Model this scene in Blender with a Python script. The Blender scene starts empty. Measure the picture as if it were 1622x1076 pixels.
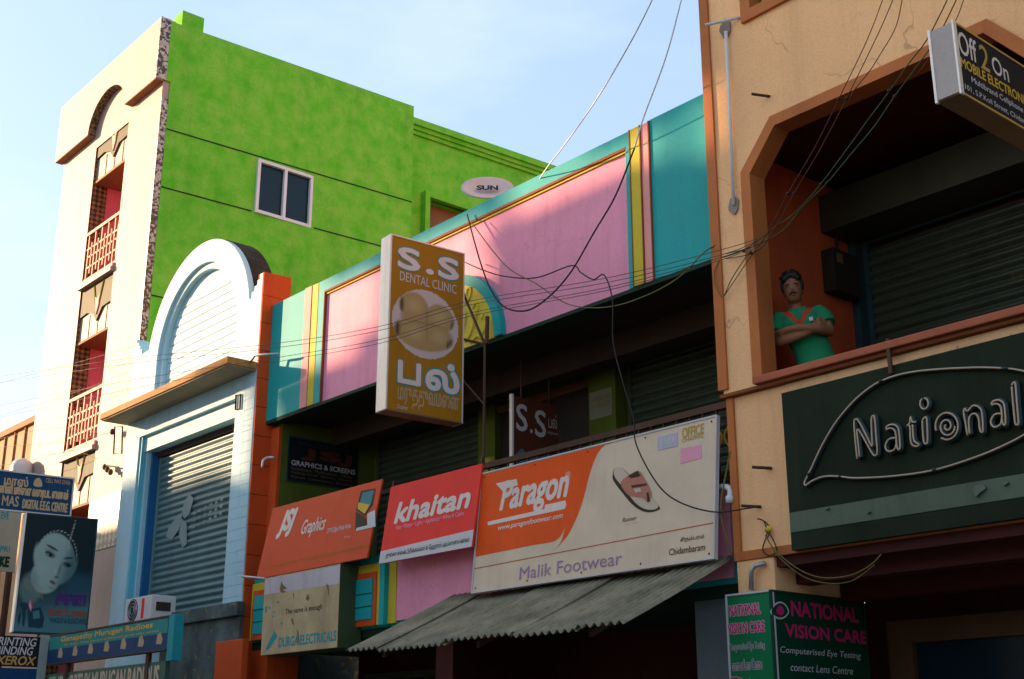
import bpy, bmesh, math, random
from mathutils import Vector, Matrix
from mathutils.geometry import tessellate_polygon
random.seed(7)
sc = bpy.context.scene
COL = sc.collection
R = math.radians
# ------------------------------------------------------------ camera, sky, sun
CAM = Vector((0, 0, 1.6)); PITCH, YAW, FPX = 0.311446, 0.863378, 2042.87
cd = bpy.data.cameras.new('camera'); cam = bpy.data.objects.new('camera', cd); COL.objects.link(cam)
cam.location = CAM; cam.rotation_euler = (math.pi/2 + PITCH, 0, YAW)
cd.sensor_width = 36; cd.lens = FPX*36/1622; cd.clip_end = 3000; cd.clip_start = 0.05
sc.camera = cam
SUN_EL, SUN_AL = R(14), R(60)                  # elevation; azimuth off the facade normal towards -X
SUN = Vector((-math.sin(SUN_AL)*math.cos(SUN_EL), -math.cos(SUN_AL)*math.cos(SUN_EL), math.sin(SUN_EL)))
w = bpy.data.worlds.new('World'); sc.world = w; w.use_nodes = True
nt = w.node_tree; nt.nodes.clear()
sky = nt.nodes.new('ShaderNodeTexSky'); sky.sky_type = 'NISHITA'; sky.sun_disc = False
sky.sun_elevation = SUN_EL; sky.sun_rotation = math.pi + SUN_AL
sky.altitude = 0; sky.air_density = 1.0; sky.dust_density = 2.2; sky.ozone_density = 1.5
bg = nt.nodes.new('ShaderNodeBackground'); bg.inputs[1].default_value = 0.15
wo = nt.nodes.new('ShaderNodeOutputWorld')
tc = nt.nodes.new('ShaderNodeTexCoord'); mp = nt.nodes.new('ShaderNodeMapping'); mp.inputs['Scale'].default_value = (1, 1, 2.6)
cn = nt.nodes.new('ShaderNodeTexNoise'); cn.inputs['Scale'].default_value = 2.2; cn.inputs['Detail'].default_value = 7; cn.inputs['Roughness'].default_value = .55
hz = nt.nodes.new('ShaderNodeMix'); hz.data_type = 'RGBA'; hz.inputs[0].default_value = .74; hz.inputs[7].default_value = (.86, 1.12, 1.52, 1)   # thin even haze over the whole sky
cr_ = nt.nodes.new('ShaderNodeMapRange'); cr_.inputs[1].default_value = .5; cr_.inputs[2].default_value = .8; cr_.inputs[3].default_value = 0; cr_.inputs[4].default_value = .35
mx = nt.nodes.new('ShaderNodeMix'); mx.data_type = 'RGBA'; mx.inputs[7].default_value = (2.5, 2.6, 2.7, 1)
L = nt.links.new
L(tc.outputs['Generated'], mp.inputs[0]); L(mp.outputs[0], cn.inputs['Vector']); L(cn.outputs['Fac'], cr_.inputs[0])
L(cr_.outputs[0], mx.inputs[0]); L(sky.outputs[0], hz.inputs[6]); L(hz.outputs[2], mx.inputs[6]); L(mx.outputs[2], bg.inputs[0]); L(bg.outputs[0], wo.inputs[0])
sd = bpy.data.lights.new('sun', 'SUN'); sun = bpy.data.objects.new('sun', sd); COL.objects.link(sun)
sd.energy = 2.9; sd.angle = R(0.8); sd.color = (1.0, 0.65, 0.38)
sun.rotation_euler = SUN.to_track_quat('Z', 'Y').to_euler(); sun.location = (-20, -10, 20)
sc.view_settings.view_transform = 'Standard'; sc.view_settings.look = 'None'
sc.view_settings.exposure = 2.02; sc.view_settings.gamma = 1
# ------------------------------------------------------------ helpers
def ray(px, py):
    v = Vector(((px-811)/FPX, (538-py)/FPX, -1.0))
    return Matrix.Rotation(YAW, 3, 'Z') @ (Matrix.Rotation(math.pi/2+PITCH, 3, 'X') @ v)
def at(px, py, y):                             # photo point on the facade-parallel plane Y=y
    d = ray(px, py); return CAM + d*(y/d.y)
def atx(px, py, x):                            # photo point on the side plane X=x
    d = ray(px, py); return CAM + d*(x/d.x)
def lin(h):
    h = h.lstrip('#'); c = [int(h[i:i+2], 16)/255 for i in (0, 2, 4)]
    return tuple(((x+.055)/1.055)**2.4 if x > .04045 else x/12.92 for x in c)
MATS = {}
def paint(name, col, rough=.75, var=.18, grime=.3, bump=.12, scale=1.3, fine=70, metal=0, col2=None, spec=.3, streak=6, chip=None, chipamt=.62, crack=0):
    """plain painted/plastered surface: broad blotches, vertical dirt streaks, fine relief"""
    if name in MATS: return MATS[name]
    m = bpy.data.materials.new(name); m.use_nodes = True; n = m.node_tree.nodes; l = m.node_tree.links
    b = n['Principled BSDF']; b.inputs['Roughness'].default_value = rough; b.inputs['Metallic'].default_value = metal
    b.inputs['Specular IOR Level'].default_value = spec
    if isinstance(col, str): col = lin(col)
    g = n.new('ShaderNodeNewGeometry')
    def noise(sc_, det, vec=None, ro=.6):
        t = n.new('ShaderNodeTexNoise'); t.inputs['Scale'].default_value = sc_; t.inputs['Detail'].default_value = det; t.inputs['Roughness'].default_value = ro
        l.new(vec if vec else g.outputs['Position'], t.inputs['Vector']); return t
    def mr(src, a, b_, c, d):
        t = n.new('ShaderNodeMapRange'); l.new(src, t.inputs[0])
        for i, v in enumerate((a, b_, c, d)): t.inputs[i+1].default_value = v
        return t.outputs[0]
    def mix(fac, a, b_, mode='MIX'):
        t = n.new('ShaderNodeMix'); t.data_type = 'RGBA'; t.blend_type = mode
        if isinstance(fac, float): t.inputs[0].default_value = fac
        else: l.new(fac, t.inputs[0])
        for i, v in ((6, a), (7, b_)):
            if isinstance(v, tuple): t.inputs[i].default_value = (*v[:3], 1)
            else: l.new(v, t.inputs[i])
        return t.outputs[2]
    n1 = noise(scale, 5)
    c2 = tuple(min(1, x*(1+var)) for x in col) if col2 is None else (lin(col2) if isinstance(col2, str) else col2)
    c1 = tuple(x*(1-var) for x in col) if col2 is None else col
    c = mix(mr(n1.outputs['Fac'], .32, .68, 0, 1), c1, c2)
    if chip is not None:
        n4 = noise(9, 6, None, .7)
        c = mix(mr(n4.outputs['Fac'], chipamt, chipamt+.02, 0, 1), c, lin(chip) if isinstance(chip, str) else chip)
    if crack > 0:                               # hairline cracks, only in places
        wn = noise(2.5, 3); wa = n.new('ShaderNodeVectorMath'); wa.operation = 'MULTIPLY_ADD'; l.new(wn.outputs['Color'], wa.inputs[0]); wa.inputs[1].default_value = (.5, .5, .5); l.new(g.outputs['Position'], wa.inputs[2])
        vv = n.new('ShaderNodeTexVoronoi'); vv.feature = 'DISTANCE_TO_EDGE'; vv.inputs['Scale'].default_value = .8; l.new(wa.outputs[0], vv.inputs['Vector'])
        msk = noise(1.1, 2); m1 = mr(vv.outputs['Distance'], .0, .007, crack, 0); m2 = mr(msk.outputs['Fac'], .5, .6, 0, 1)
        mu = n.new('ShaderNodeMath'); mu.operation = 'MULTIPLY'; l.new(m1, mu.inputs[0]); l.new(m2, mu.inputs[1]); c = mix(mu.outputs[0], c, tuple(x*.3 for x in col))
        sn = noise(5, 6, None, .75); c = mix(mr(sn.outputs['Fac'], .60, .72, 0, .22), c, (col[0]*.55, col[1]*.5, col[2]*.45))
    if grime > 0:
        mpn = n.new('ShaderNodeMapping'); mpn.inputs['Scale'].default_value = (streak, streak, .55)
        l.new(g.outputs['Position'], mpn.inputs[0])
        n2 = noise(1.0, 6, mpn.outputs[0], .65)
        dk = tuple(x*.45 for x in (0.55, 0.47, 0.40))
        c = mix(mr(n2.outputs['Fac'], .5, .8, 0, grime), c, tuple(a*d for a, d in zip(col, dk)))
    n3 = noise(fine, 3)
    c = mix(mr(n3.outputs['Fac'], .3, .7, .12, 0), c, (0, 0, 0))
    l.new(c, b.inputs['Base Color'])
    if bump > 0:
        bn = n.new('ShaderNodeBump'); bn.inputs['Strength'].default_value = bump; bn.inputs['Distance'].default_value = .01
        l.new(n3.outputs['Fac'], bn.inputs['Height']); l.new(bn.outputs[0], b.inputs['Normal'])
    MATS[name] = m; return m
def flat(name, col, rough=.5, var=.06, grime=.12):
    return paint(name, col, max(rough, .62), var, grime, 0, 3, 200, streak=14, spec=.12)
def tilemat(name, a, b_, size, diag=True, rough=.4, axis='XZ', speck=False):
    """small mosaic: checks too fine to pick apart"""
    m = bpy.data.materials.new(name); m.use_nodes = True; n = m.node_tree.nodes; l = m.node_tree.links
    bs = n['Principled BSDF']; bs.inputs['Roughness'].default_value = rough
    g = n.new('ShaderNodeNewGeometry'); mpn = n.new('ShaderNodeMapping'); l.new(g.outputs['Position'], mpn.inputs[0])
    if diag: mpn.inputs['Rotation'].default_value = (R(45), 0, 0) if axis == 'YZ' else (0, R(45), 0)
    mpn.inputs['Location'].default_value = (.0133, .0077, .0191)
    ck = n.new('ShaderNodeTexChecker'); ck.inputs['Scale'].default_value = 1/size
    ck.inputs[1].default_value = (*lin(a), 1); ck.inputs[2].default_value = (*lin(b_), 1); l.new(mpn.outputs[0], ck.inputs[0])
    if speck:
        vo = n.new('ShaderNodeTexVoronoi'); vo.inputs['Scale'].default_value = 1/size; l.new(g.outputs['Position'], vo.inputs['Vector'])
        vr = n.new('ShaderNodeMapRange'); l.new(vo.outputs['Color'], vr.inputs[0]); vr.inputs[1].default_value = .45; vr.inputs[2].default_value = .55
        vm = n.new('ShaderNodeMix'); vm.data_type = 'RGBA'; l.new(vr.outputs[0], vm.inputs[0]); vm.inputs[6].default_value = (*lin(a), 1); vm.inputs[7].default_value = (*lin(b_), 1); ck = vm
    nz = n.new('ShaderNodeTexNoise'); nz.inputs['Scale'].default_value = 3/size*.35; l.new(g.outputs['Position'], nz.inputs['Vector'])
    mr = n.new('ShaderNodeMapRange'); l.new(nz.outputs['Fac'], mr.inputs[0]); mr.inputs[1].default_value = .35; mr.inputs[2].default_value = .65; mr.inputs[3].default_value = .55; mr.inputs[4].default_value = 1.1
    mm = n.new('ShaderNodeMix'); mm.data_type = 'RGBA'; mm.blend_type = 'MULTIPLY'; mm.inputs[0].default_value = 1
    l.new(ck.outputs[2] if speck else ck.outputs[0], mm.inputs[6]); l.new(mr.outputs[0], mm.inputs[7]); l.new(mm.outputs[2], bs.inputs['Base Color'])
    MATS[name] = m; return m

def tag(o, label, cat, group=None):
    o['label'] = label; o['category'] = cat
    if group: o['group'] = group
    return o
def thing(name, label, cat, loc=(0, 0, 0), group=None, mat=None):
    o = bpy.data.objects.new(name, None); COL.objects.link(o); o.empty_display_size = .1
    o.matrix_world = mat if mat is not None else Matrix.Translation(loc)
    return tag(o, label, cat, group)
class MB:
    """collects shapes; build() links them as one mesh"""
    def __init__(s): s.v, s.f, s.mi = [], [], []
    def add(s, vs, fs, mi=0):
        o = len(s.v); s.v += [Vector(p) for p in vs]; s.f += [[o+i for i in f] for f in fs]; s.mi += [mi]*len(fs); return s
    def box(s, x0, x1, y0, y1, z0, z1, mi=0):
        x0, x1 = sorted((x0, x1)); y0, y1 = sorted((y0, y1)); z0, z1 = sorted((z0, z1))
        vs = [(x, y, z) for x in (x0, x1) for y in (y0, y1) for z in (z0, z1)]
        return s.add(vs, [(0, 1, 3, 2), (4, 6, 7, 5), (0, 4, 5, 1), (2, 3, 7, 6), (0, 2, 6, 4), (1, 5, 7, 3)], mi)
    def prism(s, pts, fn, holes=()):
        """pts 2D; fn(a,b,k) -> 3D, k=0 front, 1 back"""
        loops = [list(pts)] + [list(h) for h in holes]
        flat_ = [p for lp in loops for p in lp]; n = len(flat_)
        tris = tessellate_polygon([[Vector((p[0], p[1], 0)) for p in lp] for lp in loops])
        vs = [fn(p[0], p[1], 0) for p in flat_] + [fn(p[0], p[1], 1) for p in flat_]
        fs = [tuple(t) for t in tris] + [tuple(n+i for i in reversed(t)) for t in tris]
        o = 0
        for lp in loops:
            k = len(lp)
            for i in range(k): a, b = o+i, o+(i+1) % k; fs.append((a, b, n+b, n+a))
            o += k
        return s.add(vs, fs)
    def tube(s, pts, r, seg=6, closed=False):
        pts = [Vector(p) for p in pts]; n = len(pts)
        if n < 2: return s
        rr = r if isinstance(r, (list, tuple)) else [r]*n
        up = None; vs = []; fs = []
        for i, p in enumerate(pts):
            if closed: t = pts[(i+1) % n]-pts[i-1]
            else: t = pts[min(i+1, n-1)]-pts[max(i-1, 0)]
            t.normalize()
            if up is None: up = Vector((0, 0, 1)) if abs(t.z) < .9 else Vector((1, 0, 0))
            a = t.cross(up); a.normalize(); b = a.cross(t); up = b
            for k in range(seg):
                th = 2*math.pi*k/seg; vs.append(p + (a*math.cos(th)+b*math.sin(th))*rr[i])
        for i in range(n if closed else n-1):
            for k in range(seg):
                j = (i+1) % n; fs.append((i*seg+k, i*seg+(k+1) % seg, j*seg+(k+1) % seg, j*seg+k))
        if not closed: fs.append(tuple(reversed(range(seg)))); fs.append(tuple((n-1)*seg+k for k in range(seg)))
        return s.add(vs, fs)
    def ball(s, c, rx, ry=None, rz=None, u=12, v=8):
        ry = ry or rx; rz = rz or rx; c = Vector(c); vs = []; fs = []
        for i in range(v+1):
            th = math.pi*i/v
            for k in range(u):
                ph = 2*math.pi*k/u
                vs.append(c+Vector((rx*math.sin(th)*math.cos(ph), ry*math.sin(th)*math.sin(ph), rz*math.cos(th))))
        for i in range(v):
            for k in range(u): fs.append((i*u+k, (i+1)*u+k, (i+1)*u+(k+1) % u, i*u+(k+1) % u))
        return s.add(vs, fs)
    def mesh(s, name, mats, smooth=False, bevel=0):
        me = bpy.data.meshes.new(name); bm = bmesh.new()
        bv = [bm.verts.new(p) for p in s.v]
        for f, mi in zip(s.f, s.mi):
            try: fc = bm.faces.new([bv[i] for i in f]); fc.material_index = mi
            except ValueError: pass
        bmesh.ops.remove_doubles(bm, verts=bm.verts, dist=1e-6)
        bmesh.ops.recalc_face_normals(bm, faces=bm.faces)
        if bevel:
            es = [e for e in bm.edges if len(e.link_faces) == 2 and e.calc_face_angle(0) > .5]
            bmesh.ops.bevel(bm, geom=es, offset=bevel, segments=2, affect='EDGES', profile=.6, clamp_overlap=True)
        bm.to_mesh(me); bm.free()
        for m in (mats if isinstance(mats, (list, tuple)) else [mats]): me.materials.append(m)
        if smooth:
            for p in me.polygons: p.use_smooth = True
        return me
    def build(s, name, mats, parent=None, smooth=False, bevel=0, local=False):
        o = bpy.data.objects.new(name, s.mesh(name, mats, smooth, bevel)); COL.objects.link(o)
        if parent: attach(o, parent, local)
        return o
def attach(o, parent, local=False):
    o.parent = parent
    if not local:
        o.matrix_parent_inverse = parent_world(parent).inverted()
def parent_world(p):
    m = p.matrix_basis.copy()
    while p.parent:
        m = p.matrix_parent_inverse @ m; p = p.parent; m = p.matrix_basis @ m
    return m
def box(name, x0, x1, y0, y1, z0, z1, mat, parent=None, bevel=0):
    return MB().box(x0, x1, y0, y1, z0, z1).build(name, mat, parent, bevel=bevel)
def XZ(y0, y1): return lambda a, b, k: (a, y0 if k == 0 else y1, b)
def YZ(x0, x1): return lambda a, b, k: (x0 if k == 0 else x1, a, b)
def plate(name, pts, y0, y1, mat, parent=None, holes=(), bevel=0):
    return MB().prism(pts, XZ(y0, y1), holes).build(name, mat, parent, bevel=bevel)
def rect(x0, x1, z0, z1): return [(x0, z0), (x1, z0), (x1, z1), (x0, z1)]
def arc(cx, cz, r, a0, a1, n=24, rz=None):
    return [(cx+r*math.cos(R(a0+(a1-a0)*i/n)), cz+(rz or r)*math.sin(R(a0+(a1-a0)*i/n))) for i in range(n+1)]
def cr(pts, n=6, closed=False):
    """smooth curve through points"""
    pts = [Vector(p) for p in pts]; m = len(pts); out = []
    for i in range(m if closed else m-1):
        g = lambda j: pts[j % m] if closed else pts[max(0, min(m-1, j))]
        p0, p1, p2, p3 = g(i-1), g(i), g(i+1), g(i+2)
        for k in range(n):
            t = k/n; out.append(.5*((2*p1)+(p2-p0)*t+(2*p0-5*p1+4*p2-p3)*t*t+(3*p1-p0-3*p2+p3)*t**3))
    if not closed: out.append(pts[-1])
    return out
def copy_to(o, parent, dloc=(0, 0, 0), name=None):
    c = o.copy(); COL.objects.link(c); c.location = Vector(o.location)+Vector(dloc)
    if parent: c.parent = parent; c.matrix_parent_inverse = o.matrix_parent_inverse.copy()
    return c
def struct(o): o['kind'] = 'structure'; return o

_tc = {}
def text_mesh(body, bold=0, shear=0, res=3):
    key = (body, bold, shear)
    if key in _tc: return _tc[key]
    cu = bpy.data.curves.new('lettering', 'FONT'); cu.body = body; cu.size = 1; cu.offset = bold; cu.shear = shear
    cu.resolution_u = res; cu.fill_mode = 'FRONT'; cu.align_x = 'LEFT'
    o = bpy.data.objects.new('lettering', cu); COL.objects.link(o)
    dg = bpy.context.evaluated_depsgraph_get(); me = bpy.data.meshes.new_from_object(o.evaluated_get(dg))
    vs = [v.co.copy() for v in me.vertices]; fs = [tuple(p.vertices) for p in me.polygons]
    bpy.data.objects.remove(o); bpy.data.curves.remove(cu); bpy.data.meshes.remove(me)
    x0 = min(v.x for v in vs); x1 = max(v.x for v in vs); y0 = min(v.y for v in vs); y1 = max(v.y for v in vs)
    vs = [((v.x-x0)/(x1-x0), (v.y-y0)/(y1-y0)) for v in vs]
    _tc[key] = (vs, fs); return _tc[key]
_pm = None
def picmat():
    global _pm
    if _pm is None:
        _pm = bpy.data.materials.new('printed_picture'); _pm.use_nodes = True; n = _pm.node_tree.nodes; b = n['Principled BSDF']; b.inputs['Roughness'].default_value = .6; b.inputs['Specular IOR Level'].default_value = .15
        a = n.new('ShaderNodeAttribute'); a.attribute_name = 'print'; _pm.node_tree.links.new(a.outputs['Color'], b.inputs['Base Color'])
    return _pm
class Sign:
    """a flat board frame: origin o, right u, up v, faces out along u x v"""
    def __init__(s, name, label, o, u, v, group=None, cat='sign'):
        s.o, s.u = Vector(o), Vector(u).normalized()
        s.v = (Vector(v)-s.u*Vector(v).dot(s.u)).normalized(); s.n = s.u.cross(s.v)
        M = Matrix((s.u, -s.n, s.v)).transposed().to_4x4(); M.translation = s.o
        s.root = thing(name, label, cat, group=group, mat=M)
    def uv(s, px, py):
        d = ray(px, py); t = (s.o-CAM).dot(s.n)/d.dot(s.n); p = CAM+d*t-s.o
        return (p.dot(s.u), p.dot(s.v))
    def pts(s, px): return [s.uv(*p) for p in px]
    def poly(s, uvs, mat, layer=1, name='print', th=.001, parent=None):
        y = -layer*.0016
        uvs = [tuple(p[:2]) for p in uvs]
        o = MB().prism(uvs, lambda a, b, k: (a, y if k == 0 else y+th, b)).build(name, mat); o.parent = parent or s.root; return o
    def ppoly(s, px, mat, layer=1, name='print', smooth=0):
        uvs = s.pts(px)
        if smooth: uvs = [(p.x, p.y) for p in cr([Vector((a, b, 0)) for a, b in uvs], smooth, True)]
        return s.poly(uvs, mat, layer, name)
    def text(s, body, bl, tr, mat, layer=2, bold=0, shear=0, name='lettering', slope=0):
        """fit text between photo points: bl = lower left, tr = upper right of the text block"""
        a, b = s.uv(*bl), s.uv(*tr); return s.textuv(body, a[0], a[1], b[0], b[1], mat, layer, bold, shear, name, slope)
    def textuv(s, body, u0, v0, u1, v1, mat, layer=2, bold=0, shear=0, name='lettering', slope=0):
        vs, fs = text_mesh(body, 0, shear); y = -layer*.0016; m = MB()
        d = bold*(v1-v0)                        # bold: the letters thickened by shifted copies
        for k, (a, b) in enumerate([(0, 0)] + ([(1, 0), (-1, 0), (0, 1), (0, -1), (.7, .7), (-.7, .7), (.7, -.7), (-.7, -.7)] if d else [])):
            m.add([(u0+d+p[0]*(u1-u0-2*d)+a*d, y-k*2.5e-5, v0+d+p[1]*(v1-v0-2*d)+b*d) for p in vs], fs)
        o = m.build(name, mat); o.parent = s.root; return o
    def picture(s, u0, v0, u1, v1, nx, ny, fn, layer=2, name='picture', mask=None):
        """a printed picture: fn(a, b) gives the ink colour at the sheet point"""
        y = -layer*.0016; vs = []; cols = []; fs = []
        for j in range(ny+1):
            for i in range(nx+1):
                u, v = u0+(u1-u0)*i/nx, v0+(v1-v0)*j/ny; vs.append((u, y, v)); cols.append(fn(u, v))
        for j in range(ny):
            for i in range(nx):
                q = (j*(nx+1)+i, j*(nx+1)+i+1, (j+1)*(nx+1)+i+1, (j+1)*(nx+1)+i)
                if mask is None or all(mask(vs[k][0], vs[k][2]) for k in q): fs.append(q)
        me = bpy.data.meshes.new(name); me.from_pydata(vs, [], fs); ca = me.color_attributes.new('print', 'FLOAT_COLOR', 'POINT')
        for k, c in enumerate(cols): ca.data[k].color = (*c, 1)
        me.materials.append(picmat()); o = bpy.data.objects.new(name, me); COL.objects.link(o); o.parent = s.root; return o
    def box(s, name, u0, u1, v0, v1, y0, y1, mat, bevel=0):
        o = MB().box(u0, u1, y0, y1, v0, v1).build(name, mat, bevel=bevel); o.parent = s.root; return o
    def tube(s, name, uvs, r, y, mat, closed=False, seg=6):
        o = MB().tube([(a, y, b) for a, b in uvs], r, seg, closed).build(name, mat, smooth=True); o.parent = s.root; return o
# ------------------------------------------------------------ materials
M_asph = paint('asphalt', (.12, .105, .09), .9, .3, .0, .4, 2, 120)
M_pave = paint('pavement', (.28, .24, .2), .9, .25, 0, .3, 2, 60)
M_peach = paint('peach_plaster', (.95, .52, .24), .8, .07, .2, .3, .9, 55, crack=.55)
M_ortrim = paint('orange_trim', (.50, .15, .035), .7, .15, .3, .15)
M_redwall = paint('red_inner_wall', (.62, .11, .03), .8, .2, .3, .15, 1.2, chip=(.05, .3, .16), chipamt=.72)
M_teal = paint('teal_paint', (.006, .36, .345), .65, .08, .2, .12, chip=(.6, .6, .5), chipamt=.78)
M_pink = paint('pink_paint', (.84, .31, .42), .7, .08, .28, .12, crack=.18)
M_yellow = paint('yellow_paint', (.62, .47, .03), .7, .1, .2, .1)
M_salmon = paint('salmon_paint', (.85, .33, .30), .7, .15, .3, .1, chip=(.7, .12, .1), chipamt=.63)
M_medal = paint('medallion_yellow', (.72, .58, .05), .7, .1, .15, .2)
M_dgreen = paint('dark_green_edge', (.01, .035, .018), .8, .2, .2, .1)
M_brownline = paint('brown_line', (.25, .07, .02), .8, .2, .2, .1)
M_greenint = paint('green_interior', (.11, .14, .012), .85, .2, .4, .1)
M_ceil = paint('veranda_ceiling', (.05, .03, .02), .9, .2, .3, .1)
M_darkdoor = paint('dark_door', (.03, .02, .015), .7, .3, .2, .1)
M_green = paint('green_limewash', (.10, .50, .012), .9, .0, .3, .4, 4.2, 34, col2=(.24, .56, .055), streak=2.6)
M_white = paint('white_tile_render', (.43, .315, .265), .6, .06, .2, .35, 2, 26, crack=.25)
M_strip = tilemat('speckled_tile', 'c2b4a4', '4a3a30', .034, False, speck=True)
M_latt = tilemat('lattice_tile', '9a7a4c', '4a2d18', .058, True, axis='YZ')
M_latx = tilemat('patterned_tile', 'b7a896', '6f6156', .09, True)
M_olive = paint('olive_panel', (.045, .045, .004), .7, .2, .3, .1)
M_balpink = paint('balcony_pink', (.85, .20, .26), .8, .12, .2, .1)
M_brown = paint('brown_soffit', (.34, .15, .05), .8, .15, .3, .1)
M_ltblue = paint('pale_blue_plaster', (.42, .65, .72), .7, .06, .3, .15, crack=.3)
M_cyan = paint('cyan_jamb', (.12, .50, .62), .6, .12, .25, .1)
M_blue = paint('deep_blue', (.01, .12, .30), .6, .12, .25, .1)
M_slatb = paint('blue_slat_paint', (.15, .26, .27), .45, .12, .35, .05, chip=(.35, .2, .1), chipamt=.72)
M_slatg = paint('green_slat_paint', (.065, .08, .05), .4, .15, .4, .05, chip=(.18, .09, .04), chipamt=.66)
M_red = paint('red_block_paint', (.66, .085, .010), .8, .15, .35, .2)
M_rdark = paint('recess_dark', (.05, .035, .03), .9, .2, 0, .05)
M_canopy = paint('canopy_edge', (.40, .20, .05), .8, .25, .4, .2)
M_under = paint('canopy_underside', (.35, .28, .18), .9, .15, .3, .2)
M_stain = paint('stained_wall', (.10, .13, .12), .95, .5, .5, .4, 2.2, 50, chip=(.3, .22, .1), chipamt=.6)
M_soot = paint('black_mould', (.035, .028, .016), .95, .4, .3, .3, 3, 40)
M_metal = paint('galvanised', (.45, .46, .46), .45, .15, .3, .05, metal=.7)
M_pvc = paint('white_pvc', (.7, .68, .66), .5, .08, .2, 0)
M_iron = paint('rusty_iron', (.09, .04, .022), .7, .3, .3, .2)
M_black = paint('black_rubber', (.015, .014, .013), .6, .1, 0, 0)
M_glass = paint('dark_glass', (.006, .022, .032), .15, .1, 0, 0, spec=.25)
M_alum = paint('white_alum', (.72, .72, .74), .4, .05, .2, 0)
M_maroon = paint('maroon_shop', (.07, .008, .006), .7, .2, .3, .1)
M_wood = paint('brown_wood', (.22, .09, .03), .5, .2, .3, .1)
M_bluegrey = paint('blue_grey_column', (.20, .28, .30), .85, .15, .4, .2, chip=(.1, .07, .05), chipamt=.7)
M_tan = paint('tan_wall', (.55, .34, .19), .85, .1, .3, .2, streak=20)
M_rail = paint('rail_paint', (.55, .22, .12), .6, .15, .3, 0)
M_opp = paint('opposite_wall', (.78, .64, .50), .85, .1, .3, .15)

# ------------------------------------------------------------ ground
struct(box('ground', -160, 140, -120, 160, -.3, -.01, M_pave))
struct(box('road', -150, 130, -1.9, 5.3, -.012, 0, M_asph))
struct(box('pavement', -150, 130, 5.3, 7.6, -.012, .13, M_pave, bevel=.02))
struct(MB().box(-150, 130, -3.0, -1.9, -.012, .13).build('pavement', M_pave, bevel=.02))

def shutter(parent, x0, x1, y, z0, z1, mat, pitch=.082, frame=None, depth=.03):
    """rolling steel shutter: part, every slat a sub-part"""
    sh = MB().box(x0, x0+.05, y-.035, y+.03, z0, z1+.0).box(x1-.05, x1, y-.035, y+.03, z0, z1).box(x0, x1, y-.03, y+.03, z1-.001, z1+.05).build('shutter', frame or mat, parent)
    n = int((z1-z0)/pitch); prof = []
    for i in range(9):
        t = i/8; prof.append((-depth*math.sin(math.pi*min(1, t/.78)) if t < .78 else 0.004, t*pitch))
    vs = []; fs = []
    for xx in (x0+.05, x1-.05):
        for a, b in prof: vs.append((xx, y+a, z0+b))
    k = len(prof)
    for i in range(k-1): fs.append((i, k+i, k+i+1, i+1))
    first = MB().add(vs, fs).build('slat', mat, sh, smooth=True)
    for i in range(1, n): copy_to(first, sh, (0, 0, i*pitch))
    return sh

# ------------------------------------------------------------ far white building with green side
C = thing('white_corner_building', 'tall white building with bright green side wall and recessed pink balconies', 'building', (-18, 9, 0))
cx0, cx1, cy = -20.0, -16.34, 7.15
gx = lambda y: cx1 + (y-cy)*math.tan(R(2.8))
# front wall with the tall balcony recess
plate('front_wall', rect(cx0, cx1, 0, 11.14), cy, cy+.25, M_white, C, holes=[rect(-18.66, -17.46, 2.4, 10.9)])
b = MB(); n = 28                                # top band with arched notch
pts = [(cx0-.1, 11.13), (-18.76, 11.13)] + [(-18.08-.68*math.cos(math.pi*i/n), 11.13+.56*math.sin(math.pi*i/n)) for i in range(n+1)][1:-1] + [(-17.40, 11.13), (cx1+.02, 11.13), (cx1+.02, 12.16), (cx0-.1, 12.16)]
plate('parapet_band', pts, cy-.13, cy+.0, M_white, C)
box('parapet_back', cx0-.1, cx1-.03, cy+.002, cy+.25, 11.142, 12.158, M_white, C)
box('bounce_tint_soffit', cx0-.09, -18.78, cy-.125, cy-.003, 11.118, 11.128, M_brown, C); box('bounce_tint_soffit', -17.38, cx1+.015, cy-.125, cy-.003, 11.118, 11.128, M_brown, C)  # brown colour paints in the warm light bounced under the band
m = MB()                                        # tiled intrados of the notch
for i in range(n):
    a0, a1 = math.pi*i/n, math.pi*(i+1)/n; p = lambda a, r, y: (-18.08-.68*r*math.cos(a), y, 11.13+.56*r*math.sin(a))
    m.add([p(a0, .995, cy-.12), p(a1, .995, cy-.12), p(a1, .995, cy-.004), p(a0, .995, cy-.004)], [(0, 1, 2, 3)])
m.build('arch_lining', M_latt, C)
# corner tile strips
box('tile_strip', cx1-.01, cx1+.035, cy-.132, cy+.03, 11.14, 12.162, M_strip, C)
box('tile_strip', cx1-.03, cx1+.02, cy-.006, cy+.10, 0, 10.86, M_strip, C)
box('corner_fill', cx1-.02, cx1+.03, cy+.031, cy+.104, 11.14, 12.155, M_green, C)
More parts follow.
